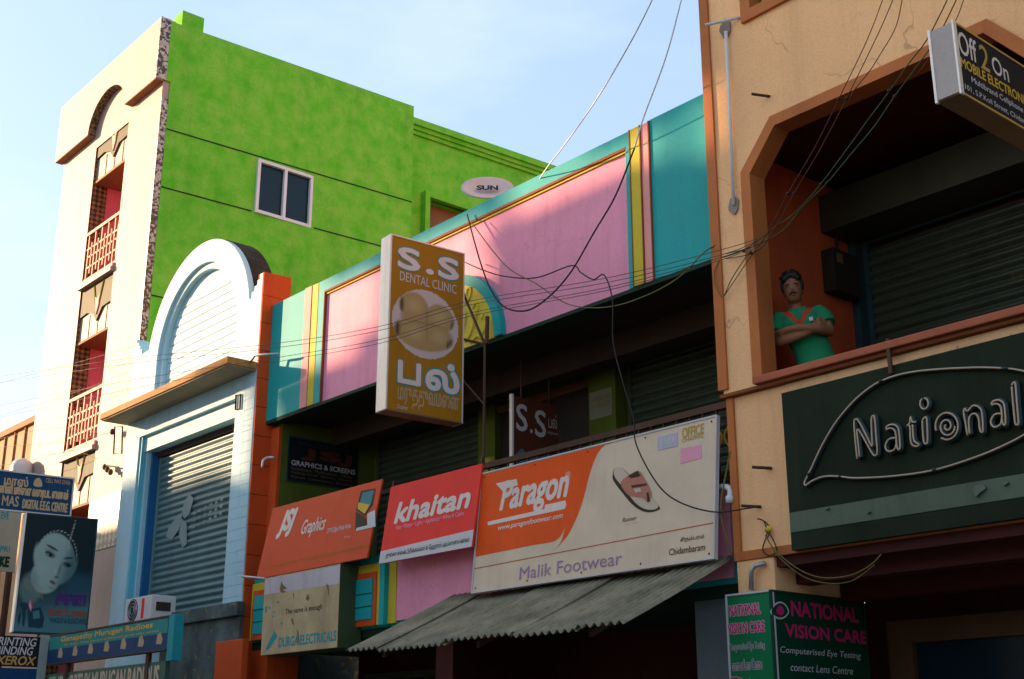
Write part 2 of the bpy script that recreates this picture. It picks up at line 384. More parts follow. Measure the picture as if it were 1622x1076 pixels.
# green side wall, main block and lower rear part
def side(name, y0, y1, z0, z1, dx, mat, th=.25, holes=()):
    return MB().prism([(y0, z0), (y1, z0), (y1, z1), (y0, z1)], lambda a, b, k: (gx(a)+dx-(th if k else 0), a, b), holes).build(name, mat, C)
WIN = [(8.74, 9.43), (9.73, 9.43), (9.73, 10.32), (8.74, 10.32)]
side('side_wall', cy+.105, 11.57, 0, 12.15, .014, M_green, holes=[WIN])
side('rear_side_wall', 11.575, 15.6, 0, 12.0, -.4, M_green, holes=[[(12.15, 9.3), (13.5, 9.3), (13.5, 10.72), (12.15, 10.72)]])
MB().box(gx(11.57)-.42, gx(11.57)-.003, 11.50, 11.568, 0, 12.145).build('return_wall', M_green, C)
for k, (z0, z1, pr) in enumerate(((12.0, 12.12, .14), (11.93, 12.0, .09), (11.86, 11.93, .05))):
    MB().prism([(11.58, z0), (15.6, z0), (15.6, z1), (11.58, z1)], lambda a, b, kk: (gx(a)-.4+(pr if kk == 0 else -.2), a, b)).build('cornice', M_green, C)
for (z, y1) in ((10.37, 11.57), (9.44, 11.57), (7.77, 11.57)):           # floor-line ribs: a dark green joint
    for (ya, yb) in ([(cy+.11, 8.70), (9.77, y1)] if z == 9.44 else [(cy+.11, y1)]):
        MB().prism([(ya, z-.008), (yb, z-.008), (yb, z+.008), (ya, z+.008)], lambda a, b, k: (gx(a)+(.026 if k == 0 else -.02), a, b)).build('floor_line', M_dgreen, C)
box('chimney_stub', -16.62, -16.33, 7.36, 7.72, 12.15, 12.42, M_green, C, .01)
# sliding window
wn = MB()
for (a, b, c, d) in ((8.74, 9.73, 9.43, 9.48), (8.74, 9.73, 10.27, 10.32), (8.74, 8.79, 9.48, 10.27), (9.68, 9.73, 9.48, 10.27), (9.21, 9.26, 9.48, 10.27)):
    wn.box(gx(9.2)-.06, gx(9.2)+.035, a, b, c, d)
win = wn.build('window', M_alum, C)
for a, b in ((8.79, 9.21), (9.26, 9.68)): box('pane', gx(9.2)-.03, gx(9.2)-.022, a, b, 9.48, 10.27, M_glass, win)
# green framed rear window
wn = MB()
for (a, b, c, d) in ((12.05, 13.6, 10.72, 10.82), (12.05, 12.15, 9.2, 10.72), (13.5, 13.6, 9.2, 10.72), (12.15, 13.5, 9.2, 9.3)):
    wn.box(gx(12.8)-.45, gx(12.8)-.30, a, b, c, d)
win = wn.build('window', M_green, C)
box('shutter_board', gx(12.8)-.62, gx(12.8)-.58, 12.15, 13.5, 9.3, 10.72, M_wood, win)
# roof and back so that the block is closed
box('roof', cx0, -16.6, cy+.26, 15.6, 11.6, 11.7, M_pave, C); box('left_wall', cx0, cx0+.25, cy+.26, 15.6, 0, 12.1, M_white, C)
# balcony recess, floor by floor
box('recess_lining', -18.92, -18.662, cy+.002, cy+.22, 2.4, 10.9, M_latt, C)
MB().box(-18.664, -18.655, cy+.004, cy+.246, 2.4, 10.9).build('recess_tiles', M_latt, C)
box('recess_side', -18.9, -18.68, cy+.25, 8.6, 2.4, 11.1, M_balpink, C); box('recess_side', -17.46, -17.2, cy+.252, 8.6, 2.4, 11.1, M_balpink, C)
box('recess_back', -18.68, -17.46, 8.5, 8.6, 2.4, 11.1, M_balpink, C)
for zt in (11.13, 8.42, 5.83):
    px0, px1 = -18.652, -17.462
    top = zt if zt < 11 else 10.898
    plate('spandrel_panel', [(px0, top), (px0, zt-.42), (px0+.28, zt-.40), (px0+.52, zt-.48), (-18.0, zt-.62), (px1-.36, zt-.44), (px1, zt-.42), (px1, top)], cy+.02, cy+.1, M_olive, C)
    plate('spandrel_base', rect(px0, px1, zt-.82, zt-.40), cy+.05, cy+.14, M_white, C)
    for fx in (-18.32, -18.0, -17.7): box('spandrel_rib', fx-.02, fx+.02, cy+.04, cy+.052, zt-.82, zt-.45, M_rail, C)
    plate('ornament', [(-18.0, zt-.52), (-18.08, zt-.22), (-18.0, zt-.26), (-17.9, zt-.2), (-17.94, zt-.4)], cy+.004, cy+.022, M_salmon, C)
    for sx in (-1, 1): MB().tube([(-18.0+sx*.17, cy+.012, zt-.02), (-18.0+sx*.06, cy+.012, zt-.34)], .012).build('ornament_line', M_yellow, C)
    box('balcony_soffit', px0, px1, cy+.03, 8.5, zt-.86, zt-.822, M_brown, C)
    box('balcony_floor', px0-.02, px1+.0, cy-.06, 8.5, zt-2.69, zt-2.62, M_white, C); box('balcony_lip', px0, px1, cy-.035, cy+.1, zt-2.62, zt-2.56, M_salmon, C)
    rl = MB()
    zb, zr = zt-2.54, zt-1.72
    rl.box(px0, px1, cy+.0, cy+.05, zr-.05, zr).box(px0, px1, cy+.01, cy+.04, zb, zb+.03)
    for i in range(5):
        xa = px0+.06+i*.24
        rl.box(xa, xa+.028, cy+.012, cy+.038, zb, zr)
        for (z0, z1, w0, w1) in ((.2, .23, 0, .2), (.52, .55, -.06, .14)): rl.box(xa+w0, xa+w1, cy+.014, cy+.036, zb+z0, zb+z1)
        rl.box(xa+.12, xa+.145, cy+.014, cy+.036, zb+.1, zb+.62)
        rl.box(xa+.05, xa+.2, cy+.014, cy+.036, zb+.38, zb+.41)
    rl.build('balcony_railing', M_rail, C)
box('tile_panel', -17.45, -16.44, cy-.014, cy-.002, 4.25, 4.98, M_latx, C)

# ------------------------------------------------------------ low tan building at far left
D = thing('low_tan_building', 'low tan building with flat roof at the far left edge', 'building', (-24, 9, 0))
box('wall', -32, -20.12, 7.3, 13, 0, 6.7, M_tan, D); box('roof_edge', -32, -20.1, 7.24, 13.02, 6.7, 6.8, M_brown, D)
for i in range(16): box('batten', -20.3-i*.45, -20.27-i*.45, 7.27, 7.299, 0, 6.7, M_brown, D)

# ------------------------------------------------------------ arched pale blue building
B = thing('arched_shop_building', 'pale blue narrow building with round arched gable, canopy and blue shutter', 'building', (-14.3, 8, 0))
by, bx0, bx1 = 6.98, -16.07, -12.655
ac, az, ar = -14.28, 6.50, 1.35
prof = [(bx0, 0), (bx1, 0), (bx1, 6.98), (bx1-.06, 6.98), (bx1-.06, 6.92), (bx1-.12, 6.92), (bx1-.12, 6.86), (bx1-.18, 6.86), (bx1-.18, 6.80), (bx1-.24, 6.80), (bx1-.24, 6.72)]
prof += [(ac+ar*math.cos(R(a)), az+ar*math.sin(R(a))) for a in range(10, 171, 5)]
prof += [(bx0+.24, 6.72), (bx0+.24, 6.80), (bx0+.18, 6.80), (bx0+.18, 6.86), (bx0+.12, 6.86), (bx0+.12, 6.92), (bx0+.06, 6.92), (bx0+.06, 6.98), (bx0, 6.98)]
arch_hole = [(ac-1.06, 5.95), (ac+1.06, 5.95)] + arc(ac, az, 1.06, 0, 180, 28)
plate('front_wall', prof, by, by+.34, M_ltblue, B, holes=[rect(-15.65, -13.1, 3.1, 5.55), arch_hole], bevel=0)
ring = lambda r0, r1, zb: [(ac-r0, zb), (ac-r1, zb)] + arc(ac, az, r1, 180, 0, 28) + [(ac+r1, zb), (ac+r0, zb)] + arc(ac, az, r0, 0, 180, 28)
plate('arch_moulding', ring(.98, 1.064, 5.93), by+.045, by+.3, M_ltblue, B)
plate('arch_field', [(ac-.985, 5.93), (ac+.985, 5.93)] + arc(ac, az, .985, 0, 180, 28), by+.12, by+.3, M_ltblue, B)
for i in range(11):                             # shallow courses in the gable field
    z = 6.02+i*.115; hw = .97 if z < az else math.sqrt(max(.01, .97**2-(z+.085-az)**2))
    box('plaster_course', ac-hw+.01, ac+hw-.01, by+.112, by+.122, z, z+.085, M_ltblue, B, .004)
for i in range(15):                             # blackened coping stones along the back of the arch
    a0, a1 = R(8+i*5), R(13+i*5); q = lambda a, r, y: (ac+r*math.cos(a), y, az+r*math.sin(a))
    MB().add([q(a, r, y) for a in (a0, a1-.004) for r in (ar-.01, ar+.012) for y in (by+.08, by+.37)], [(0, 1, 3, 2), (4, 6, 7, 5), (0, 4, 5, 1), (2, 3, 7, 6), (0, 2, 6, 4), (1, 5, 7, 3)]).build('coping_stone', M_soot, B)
# canopy slab
cs = box('canopy', bx0-.02, bx1+.0, 6.60, by-.002, 5.80, 5.885, M_canopy, B, .008)
box('canopy_underside', bx0, bx1-.02, 6.62, by-.004, 5.785, 5.80, M_under, cs)
# shutter opening: stepped jambs, lintel, shutter
box('lintel', -15.60, -13.1, by+.06, by+.2, 5.35, 5.55, M_ltblue, B); box('lintel_board', -15.6, -13.1, by+.2, by+.33, 5.28, 5.5, M_rdark, B)
box('jamb', -15.655, -15.60, by+.02, by+.33, 3.1, 5.55, M_cyan, B); box('jamb', -15.60, -15.55, by+.09, by+.33, 3.1, 5.35, M_ltblue, B); box('jamb', -15.55, -15.50, by+.14, by+.33, 3.1, 5.35, M_blue, B)
box('jamb', -13.14, -13.1, by+.06, by+.33, 3.1, 5.35, M_ltblue, B)
shB = shutter(B, -15.5, -13.14, by+.27, 3.12, 5.36, M_slatb, .084)
box('shop_sill', -15.65, -13.1, by-.02, by+.3, 3.0, 3.1, M_stain, B)
# tiles on the right pilaster and left pilaster
first = None
for col, x in enumerate((-13.085, -12.872)):
    for r in range(21):
        z = 3.12+r*.124
        if first is None: first = box('tile', x, x+.2105, by-.006, by-.0005, z, z+.1215, M_ltblue, B, .002); fz = z; fx = x
        else: copy_to(first, B, (x-fx, 0, z-fz))
# red side pier of painted blocks
box('pier_core', bx1-.03, bx1+.0, by+.004, by+.36, 0, 6.975, M_rdark, B)
first = None; hb = .335
for i in range(21):
    z = 0.0+i*hb
    if z+hb > 7.0: break
    if first is None: first = box('block', bx1+.001, bx1+.025, by+.002, by+.365, .003, hb-.003, M_red, B, .003)
    else: copy_to(first, B, (0, 0, i*hb))
MB().prism([(by+.002, 6.70), (by+.37, 6.70), (by+.37, 7.0), (by+.002, 6.985)], YZ(bx1-.1, bx1+.027)).build('pier_cap', M_red, B, bevel=.004)
box('body', bx0, bx1-.1, by+.345, 8.6, 0, 6.0, M_stain, B)
box('lower_wall', -14.45, bx1+.06, by-.05, by-.004, 0, 3.02, M_stain, B); box('lower_ledge', -14.45, bx1+.08, by-.1, by-.004, 3.02, 3.17, M_stain, B, .01)
# faded emblem and letters on the shutter
sg = MB()
def disc(pts): return [tuple(at(px, py, by+.235)[i] for i in (0, 2)) for px, py in pts]
for pp in ([(300, 782), (307, 790), (300, 815), (292, 822), (288, 812), (292, 795)], [(283, 815), (290, 812), (284, 838), (272, 856), (263, 850), (268, 834)], [(287, 820), (296, 830), (296, 862), (289, 868), (284, 850)]):
    MB().prism(disc(pp), XZ(by+.232, by+.236)).build('faded_emblem', flat('faded_print', (.24, .31, .31)), shB)
for i in range(6):
    p0 = at(308+i*8.5, 824-i*4.2, by+.235)
    for k in range(3): box('faded_letter', p0.x-.03, p0.x+.035, by+.2315, by+.2335, p0.z-.1+k*.084, p0.z-.065+k*.084, MATS['faded_print'], shB)

# ------------------------------------------------------------ teal and pink two-storey shop row
T = thing('teal_pink_shop_building', 'two storey shop building with teal and pink parapet and open veranda', 'building', (-9, 9, 0))
ty = 7.12; tx0, tx1 = -12.63, -5.84
zp0, zp1 = 5.2, 6.6
box('parapet_pilaster', tx0, -11.9, ty, ty+.16, zp0, zp1, M_teal, T, .006)
box('stripe', -11.9, -11.76, ty-.012, ty+.15, zp0, zp1, M_salmon, T, .004); box('stripe', -11.757, -11.63, ty-.004, ty+.15, zp0, zp1, M_yellow, T, .004)
box('panel_frame', -11.627, -11.51, ty, ty+.16, zp0, zp1, M_teal, T); box('panel_frame', -11.51, -6.86, ty, ty+.16, 6.47, zp1, M_teal, T); box('panel_frame', -6.86, -6.8, ty, ty+.16, zp0, zp1, M_teal, T)
box('panel', -11.51, -6.86, ty+.03, ty+.155, zp0, 6.47, M_pink, T)
box('panel_trim', -11.51, -6.86, ty-.003, ty+.03, 6.445, 6.4695, M_brownline, T); box('panel_trim', -11.49, -6.86, ty+.012, ty+.029, 6.425, 6.445, M_yellow, T)
box('panel_trim', -11.51, -11.495, ty-.003, ty+.03, zp0, 6.445, M_brownline, T)
box('stripe', -6.797, -6.68, ty-.012, ty+.15, zp0, zp1, M_yellow, T, .004); box('stripe', -6.676, -6.58, ty-.004, ty+.15, zp0, zp1, M_salmon, T, .004)
for x in (-6.798, -6.679, -6.579): box('stripe_joint', x-.006, x+.006, ty-.016, ty+.02, zp0, zp1, M_brownline, T)
box('parapet_pilaster', -6.576, tx1, ty, ty+.16, zp0, zp1+.01, M_teal, T)
box('parapet_edge', tx0, tx1, ty+.004, ty+.2, 5.165, 5.198, M_dgreen, T)
# arched medallion with plaster relief
mc = -9.2
plate('medallion_rim', [(mc-.76, zp0+.002), (mc-.66, zp0+.002)] + arc(mc, zp0, .66, 180, 0, 28) + [(mc+.66, zp0+.002), (mc+.76, zp0+.002)] + arc(mc, zp0, .76, 0, 180, 28), ty-.035, ty+.04, M_teal, T)
md = plate('medallion', [(mc-.66, zp0+.002), (mc+.66, zp0+.002)] + arc(mc, zp0, .66, 2, 178, 28), ty-.012, ty+.04, M_medal, T)
def rel(pts, r=.013):
    MB().tube([(p[0], ty-.014, p[1]) for p in cr([Vector((a, b, 0)) for a, b in pts], 6)], r, 6).build('relief_scroll', M_medal, md, smooth=True)
for s in (1, -1):
    q = lambda pts: [(mc+s*a, 5.2+b) for a, b in pts]
    rel(q([(.05, .05), (.12, .12), (.2, .22), (.22, .34), (.16, .4), (.1, .36)])); rel(q([(.22, .06), (.3, .12), (.36, .24), (.4, .34), (.37, .4), (.33, .36)]))
    rel(q([(.1, .5), (.2, .44), (.28, .48), (.3, .56), (.25, .58), (.23, .52)])); rel(q([(.42, .05), (.5, .1), (.53, .2), (.5, .28), (.46, .22)]))
    rel(q([(.02, .2), (.08, .28), (.04, .38)])); rel(q([(.3, .03), (.4, .07), (.46, .03)]))
MB().prism([(mc+a, 5.2+b) for a, b in [(0, .58), (.06, .5), (.1, .42), (.05, .32), (0, .28), (-.05, .32), (-.1, .42), (-.06, .5)]], XZ(ty-.03, ty-.01)).build('relief_bud', M_medal, md, bevel=.006)
# roof slab, veranda ceiling, interior
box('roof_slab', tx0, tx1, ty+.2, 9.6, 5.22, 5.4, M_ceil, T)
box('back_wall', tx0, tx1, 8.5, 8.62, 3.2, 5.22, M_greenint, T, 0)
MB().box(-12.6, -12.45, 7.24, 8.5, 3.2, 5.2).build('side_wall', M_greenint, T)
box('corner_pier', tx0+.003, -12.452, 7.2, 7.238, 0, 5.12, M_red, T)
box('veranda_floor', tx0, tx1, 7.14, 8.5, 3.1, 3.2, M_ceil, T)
sh1 = shutter(T, -12.3, -10.36, 8.47, 3.25, 5.1, M_slatg, .08)
sh2 = shutter(T, -8.2, -5.86, 8.47, 3.25, 5.12, M_slatg, .08)
box('pillar', -10.33, -10.05, 8.36, 8.49, 3.2, 5.22, M_greenint, T); box('pillar', -8.58, -8.22, 8.3, 8.49, 3.2, 5.22, M_greenint, T)
box('door', -10.05, -8.58, 8.44, 8.49, 3.2, 5.0, M_darkdoor, T); box('door_frame', -10.05, -8.58, 8.4, 8.49, 5.0, 5.08, M_wood, T)
box('beam', tx0+.2, tx1, 7.9, 8.1, 5.0, 5.215, M_ceil, T)
# painted fascia of the veranda floor with framed panels
fy = 7.1
box('fascia', tx0+.003, tx1, fy, fy+.1, 2.74, 3.42, M_teal, T)
def framed(x0, x1, z0, z1, inner):
    f = box('framed_panel', x0, x1, fy-.05, fy-.002, z0, z1, M_yellow, T, .004)
    box('panel_border', x0+.05, x1-.05, fy-.062, fy-.051, z0+.0, z1-.08, M_red, f); box('panel_board', x0+.1, x1-.1, fy-.075, fy-.063, z0+.06, z1-.14, inner, f)
    for k in (.3, .62): box('board_joint', x0+.1, x1-.1, fy-.079, fy-.076, z0+.06+(z1-z0-.2)*k, z0+.068+(z1-z0-.2)*k, M_dgreen, f)
framed(-12.58, -11.98, 2.76, 3.36, M_teal); framed(-11.9, -10.16, 2.76, 3.34, M_teal)
box('fascia_post', -10.13, -10.05, fy-.08, fy-.002, 2.75, 3.4, M_teal, T); box('fascia_post', -10.05, -9.93, fy-.03, fy-.002, 2.76, 3.36, M_yellow, T)
box('mauve_panel', -9.93, -5.9, fy-.022, fy-.002, 2.78, 3.4, M_pink, T)
box('fascia_soffit', tx0, tx1, fy+.02, 8.5, 2.66, 2.738, M_dgreen, T)
# ground floor: dark shop recess
box('shop_back_wall', tx0, tx1, 8.5, 8.6, 0, 2.7, M_maroon, T)
shutter(T, -12.3, -9.6, 8.4, .15, 2.4, M_slatg, .09)
box('shop_counter', -9.2, -6.6, 7.5, 8.1, .13, 1.2, M_wood, T)
box('shop_pier', -12.63, -12.3, 7.12, 7.5, 0, 2.66, M_red, T); box('shop_pier', -6.38, -5.86, 7.2, 7.6, 0, 2.86, M_bluegrey, T, .01); box('shop_pier', -9.6, -9.35, 7.3, 8.5, 0, 2.66, M_maroon, T)
box('red_post_board', -12.92, -12.34, 6.84, 6.92, 0, 2.76, M_red, T, .01)
# iron railing
rl = MB().box(-9.0, -5.85, 7.13, 7.17, 4.02, 4.07).box(-9.0, -5.85, 7.14, 7.16, 3.5, 3.53)
for i in range(24): rl.box(-8.95+i*.132, -8.935+i*.132, 7.142, 7.158, 3.42, 4.02)
rl = rl.build('veranda_railing', M_iron, T)
for s in (-1, 1): MB().tube([(-5.97+s*.012+s*.045*(t/5-.5)**2*4, 7.13, 3.8+.03*(t-2.5)) for t in range(6)], .008).build('railing_curl', M_yellow, rl)
MB().box(-12.4, -9.0, 7.13, 7.17, 4.02, 4.06).build('veranda_railing', M_iron, T)

# ------------------------------------------------------------ peach building at right
A = thing('peach_corner_building', 'peach plastered building with orange trim and octagonal balcony opening', 'building', (-3, 9, 0))
ay, ax0, ax1 = 6.96, -5.80, 1.6
zs = 4.11
octo = [(-5.43, 4.06), (-3.27, 4.06), (-3.27, 5.66), (-3.52, 5.955), (-5.18, 5.955), (-5.43, 5.66)]
octo2 = [(-5.46, 4.07), (-3.24, 4.07), (-3.24, 5.67), (-3.51, 5.985), (-5.19, 5.985), (-5.46, 5.67)]
plate('upper_wall', rect(ax0, ax1, 4.06, 13.5), ay, ay+.14, M_peach, A, holes=[octo2, rect(-5.36, -4.07, 6.97, 8.63), rect(-2.6, .6, 4.5, 5.9)], bevel=0)
off = .085
oo = [(-5.43, 4.06), (-5.43-off*.0, 4.06)]
outer = [(-5.43-off, 4.11), (-5.43-off, 5.66+.035), (-5.18-.035, 5.955+off), (-3.52+.035, 5.955+off), (-3.27+off, 5.66+.035), (-3.27+off, 4.11)]
inner = [(-3.27, 4.11), (-3.27, 5.66), (-3.52, 5.955), (-5.18, 5.955), (-5.43, 5.66), (-5.43, 4.11)]
plate('opening_trim', outer+inner, ay-.025, ay+.145, M_ortrim, A)
plate('corner_trim', rect(ax0-.035, ax0+.05, 4.09, 13.5), ay-.02, ay+.2, M_ortrim, A)
plate('window_trim', rect(-5.42, -4.0, 6.91, 8.7), ay-.03, ay+.145, M_ortrim, A, holes=[rect(-5.33, -4.1, 7.0, 8.6)])
wd = box('window', -5.33, -4.1, ay+.1, ay+.13, 7.0, 8.6, paint('window_green', (.03, .12, .03), .5, .2, .2, 0), A)
for i in range(8): box('window_bar', -5.27+i*.15, -5.255+i*.15, ay+.05, ay+.065, 7.0, 8.6, M_yellow, wd)
box('window', -2.6, .6, ay+.1, ay+.13, 4.5, 5.9, M_glass, A)
# slab line and lower wall
box('floor_ledge', ax0-.03, ax1, ay-.012, ay+.2, 4.035, 4.058, M_brownline, A)
plate('lower_wall', rect(ax0+.06, ax1, 2.93, 4.03), ay+.04, ay+.2, M_peach, A)
plate('lower_trim', [(ax0-.0, 2.87), (ax1, 2.87), (ax1, 2.93), (ax0+.06, 2.93), (ax0+.06, 4.03), (ax0, 4.03)], ay+.02, ay+.21, M_ortrim, A)
# sill coping
box('sill', -5.5, -3.2, ay-.05, ay+.22, 4.062, 4.115, paint('sill_red', (.42, .11, .05), .7, .2, .35, .15), A, .008)
box('peeling_band', -5.27, ax1, ay+.034, ay+.039, 3.962, 4.03, paint('peeling_peach', (.88, .52, .26), .85, .1, .3, .3, 2, 60, chip=(.06, .09, .14), chipamt=.64), A)
# balcony interior
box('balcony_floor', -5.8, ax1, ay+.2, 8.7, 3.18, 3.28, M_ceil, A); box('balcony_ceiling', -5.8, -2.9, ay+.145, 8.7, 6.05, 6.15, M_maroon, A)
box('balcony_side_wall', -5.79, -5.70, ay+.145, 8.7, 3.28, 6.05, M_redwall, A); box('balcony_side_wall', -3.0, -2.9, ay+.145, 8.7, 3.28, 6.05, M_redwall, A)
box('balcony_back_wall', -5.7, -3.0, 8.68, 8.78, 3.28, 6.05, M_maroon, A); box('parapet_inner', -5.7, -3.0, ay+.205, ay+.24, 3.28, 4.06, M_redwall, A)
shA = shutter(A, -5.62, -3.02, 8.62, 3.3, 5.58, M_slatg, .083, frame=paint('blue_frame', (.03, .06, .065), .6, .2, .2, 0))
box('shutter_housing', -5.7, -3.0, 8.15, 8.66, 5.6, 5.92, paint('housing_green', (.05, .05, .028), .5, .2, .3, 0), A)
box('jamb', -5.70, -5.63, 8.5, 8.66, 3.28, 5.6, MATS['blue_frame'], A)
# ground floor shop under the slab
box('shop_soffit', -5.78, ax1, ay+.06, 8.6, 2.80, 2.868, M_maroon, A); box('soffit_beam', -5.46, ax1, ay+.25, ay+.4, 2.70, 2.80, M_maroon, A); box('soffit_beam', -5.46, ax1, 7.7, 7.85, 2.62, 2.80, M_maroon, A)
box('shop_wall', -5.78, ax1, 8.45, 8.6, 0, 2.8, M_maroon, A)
df = plate('shop_door_frame', rect(-5.5, 1.0, .13, 2.52), 8.28, 8.38, paint('door_wood', (.10, .05, .018), .6, .2, .3, .1), A, holes=[rect(-5.3, -4.0, .2, 2.36), rect(-3.85, .9, .2, 2.36)])
box('pane', -5.3, -4.0, 8.33, 8.34, .2, 2.36, M_glass, df); box('pane', -3.85, .9, 8.33, 8.34, .2, 2.36, M_glass, df)
box('pillar', -5.79, -5.47, ay+.03, 7.95, 0, 2.868, M_peach, A, .01)
box('rear_block', -5.7, ax1, 8.8, 16, 0, 13.4, M_peach, A); box('left_wall', -5.795, -5.705, 7.12, 16, 6.16, 13.4, M_peach, A)
box('side_infill', -5.795, -5.705, 7.2, 8.8, 2.9, 3.27, M_peach, A)
# ------------------------------------------------------------ added unseen buildings across the street: heights shaped to shade the lower facades
def opposite(x0, x1, h, label, mat):
    o = thing('added_opposite_building', label, 'building', ((x0+x1)/2, -6, 0), 'added buildings across the street')
    box('wall', x0+.02, x1-.02, -9, -3.0, 0, h-.25, mat, o); box('roof_parapet', x0, x1, -9.05, -2.94, h-.25, h, M_white, o)
    k = 0
    for z in range(1, int(h/3)):
        x = x0+.7
        while x+1.1 < x1-.3: 
            wf = box('window', x, x+1.0, -3.0, -2.95, z*3+.9, z*3+2.2, M_alum, o); box('pane', x+.07, x+.93, -2.96, -2.945, z*3+.97, z*3+2.13, M_glass, wf); x += 2.1
    return o
OPP = [(-60, -33.5, 9.6), (-33.5, -31.6, 9.95), (-31.6, -30.0, 9.5), (-30.0, -28.4, 10.65), (-28.4, -26.3, 10.85), (-26.3, -24.3, 11.35), (-24.3, -23.05, 10.85), (-23.05, -18.4, 15.0), (-18.4, -11, 5.6), (-11, -2, 4.6), (-2, 12, 4.9), (12, 40, 5.5)]
for i, (a, b, h) in enumerate(OPP):
    oo_ = opposite(a, b, h, ['narrow', 'plain', 'tall', 'broad', 'low'][i % 5]+' house added across the street behind the viewer for its shadow, %s from the left' % ['first', 'second', 'third', 'fourth', 'fifth', 'sixth', 'seventh', 'eighth', 'ninth', 'tenth', 'eleventh', 'twelfth'][i], M_opp)
    if h == 10.85:
        box('shade_panel', a-.6, b-.02, -3.1, -3.0, 11.6, 14.4, M_white, oo_)  # added unseen panel; blocks sun to leave a lit band on teal parapet
        for xx in (a+.05, b-.25): box('shade_panel_leg', xx, xx+.12, -3.3, -3.18, 10.85, 13.0, M_iron, oo_)
# ------------------------------------------------------------ signs
P_white = flat('print_white', (.78, .66, .56)); P_cream = flat('print_cream', (.74, .58, .40), .45); P_orange = flat('print_orange', (.86, .10, .012), .4)
P_coral = flat('print_coral', (.68, .085, .025), .4); P_red = flat('print_red', (.88, .05, .035), .4); P_yel = flat('print_yellow', (.70, .42, .04)); P_black = flat('print_black', (.015, .015, .018))
P_amber = flat('print_amber', (.42, .19, .012), .35); P_teal = flat('print_teal', (.02, .30, .33)); P_lav = flat('print_lavender', (.38, .22, .36)); P_pinkl = flat('print_pink', (.85, .35, .45)); P_greyl = flat('print_grey_lilac', (.50, .47, .52))
P_gold = flat('print_gold', (.55, .33, .08)); P_tan = flat('print_tan', (.50, .36, .20)); P_tan2 = flat('print_tan_dark', (.22, .14, .06)); P_tooth = flat('print_tooth', (.62, .50, .36)); P_oval = flat('print_oval', (.62, .52, .48))
P_navy = flat('print_navy', (.008, .055, .14), .35); P_green = flat('print_green', (.01, .20, .07), .35); P_mag = flat('print_magenta', (.60, .03, .14)); P_dkgreen = flat('print_deep_green', (.012, .05, .03))
P_cy = flat('print_cyan', (.06, .22, .23)); P_dc = flat('print_dark_cyan', (.015, .06, .08)); P_face = flat('print_face', (.26, .42, .42)); P_faced = flat('print_face_shade', (.06, .20, .23)); P_purple = flat('print_purple', (.10, .03, .20))
P_brown = flat('print_brown', (.12, .035, .02)); P_leather = flat('print_leather', (.50, .20, .13)); P_sole = flat('print_sole', (.05, .04, .02)); P_wht2 = flat('print_offwhite', (.62, .58, .56))
M_box = paint('sheet_metal_box', (.82, .75, .66), .4, .08, .25, 0, metal=.3); M_boxd = paint('sign_box_brown', (.20, .12, .06), .6, .15, .2, 0)

# --- dental clinic: tall box projecting from the parapet
S = Sign('dental_clinic_sign', 'tall amber dental sign box with teeth picture projecting from pink parapet', (-8.82, 6.12, 4.42), (math.sin(R(3.5)), math.cos(R(3.5)), 0), (0, 0, 1))
W_, H_ = .79, 1.60
S.box('housing', 0.004, W_-.004, .004, H_-.004, .001, .15, M_boxd); S.box('front_edge', -.006, .012, -.006, H_+.006, -.006, .156, M_box, .003)
S.box('frame', 0, W_, H_, H_+.014, -.006, .155, M_box); S.box('frame', 0, W_, -.014, 0, -.006, .155, M_boxd); S.box('frame', W_, W_+.012, -.014, H_+.014, -.006, .155, M_box)
S.box('face', .012, W_-.001, .001, H_-.001, -.0012, .0, P_amber)
def outlined(S, body, bl, tr, fill, line, bold=.03, lw=.05, layer=2, **k):
    a, b = S.uv(*bl), S.uv(*tr); h = (b[1]-a[1]); g = lw*h
    S.textuv(body, a[0]-g, a[1]-g, b[0]+g, b[1]+g, line, layer, (bold*h+g)/(h+2*g), **k); S.textuv(body, a[0], a[1], b[0], b[1], fill, layer+1, bold, **k)
sl = .02
outlined(S, 'S', (629, 424), (666, 398), P_white, P_teal, .05, .05); outlined(S, 'S', (693, 439), (727, 413), P_white, P_teal, .05, .05); outlined(S, '.', (674, 434), (687, 428), P_white, P_teal, .03, .04)
S.text('DENTAL CLINIC', (633, 444), (723, 452), P_wht2, 2, .0, slope=0)
ov = [S.uv(626+0, 515)]; c0 = S.uv(674, 514); e = [(c0[0]+.365*math.cos(R(a)), c0[1]+.33*math.sin(R(a))) for a in range(0, 360, 8)]
def blob(x, y, cx, cy_, rx, ry, soft=.25, rot_=0):
    c_, n_ = math.cos(R(rot_)), math.sin(R(rot_)); dx, dy = x-cx, y-cy_; a, b = (dx*c_+dy*n_)/rx, (-dx*n_+dy*c_)/ry
    t = (1-math.hypot(a, b))/soft; t = max(0, min(1, t)); return t*t*(3-2*t)
def mixc(a, b, t): return tuple(p+(q-p)*t for p, q in zip(a, b))
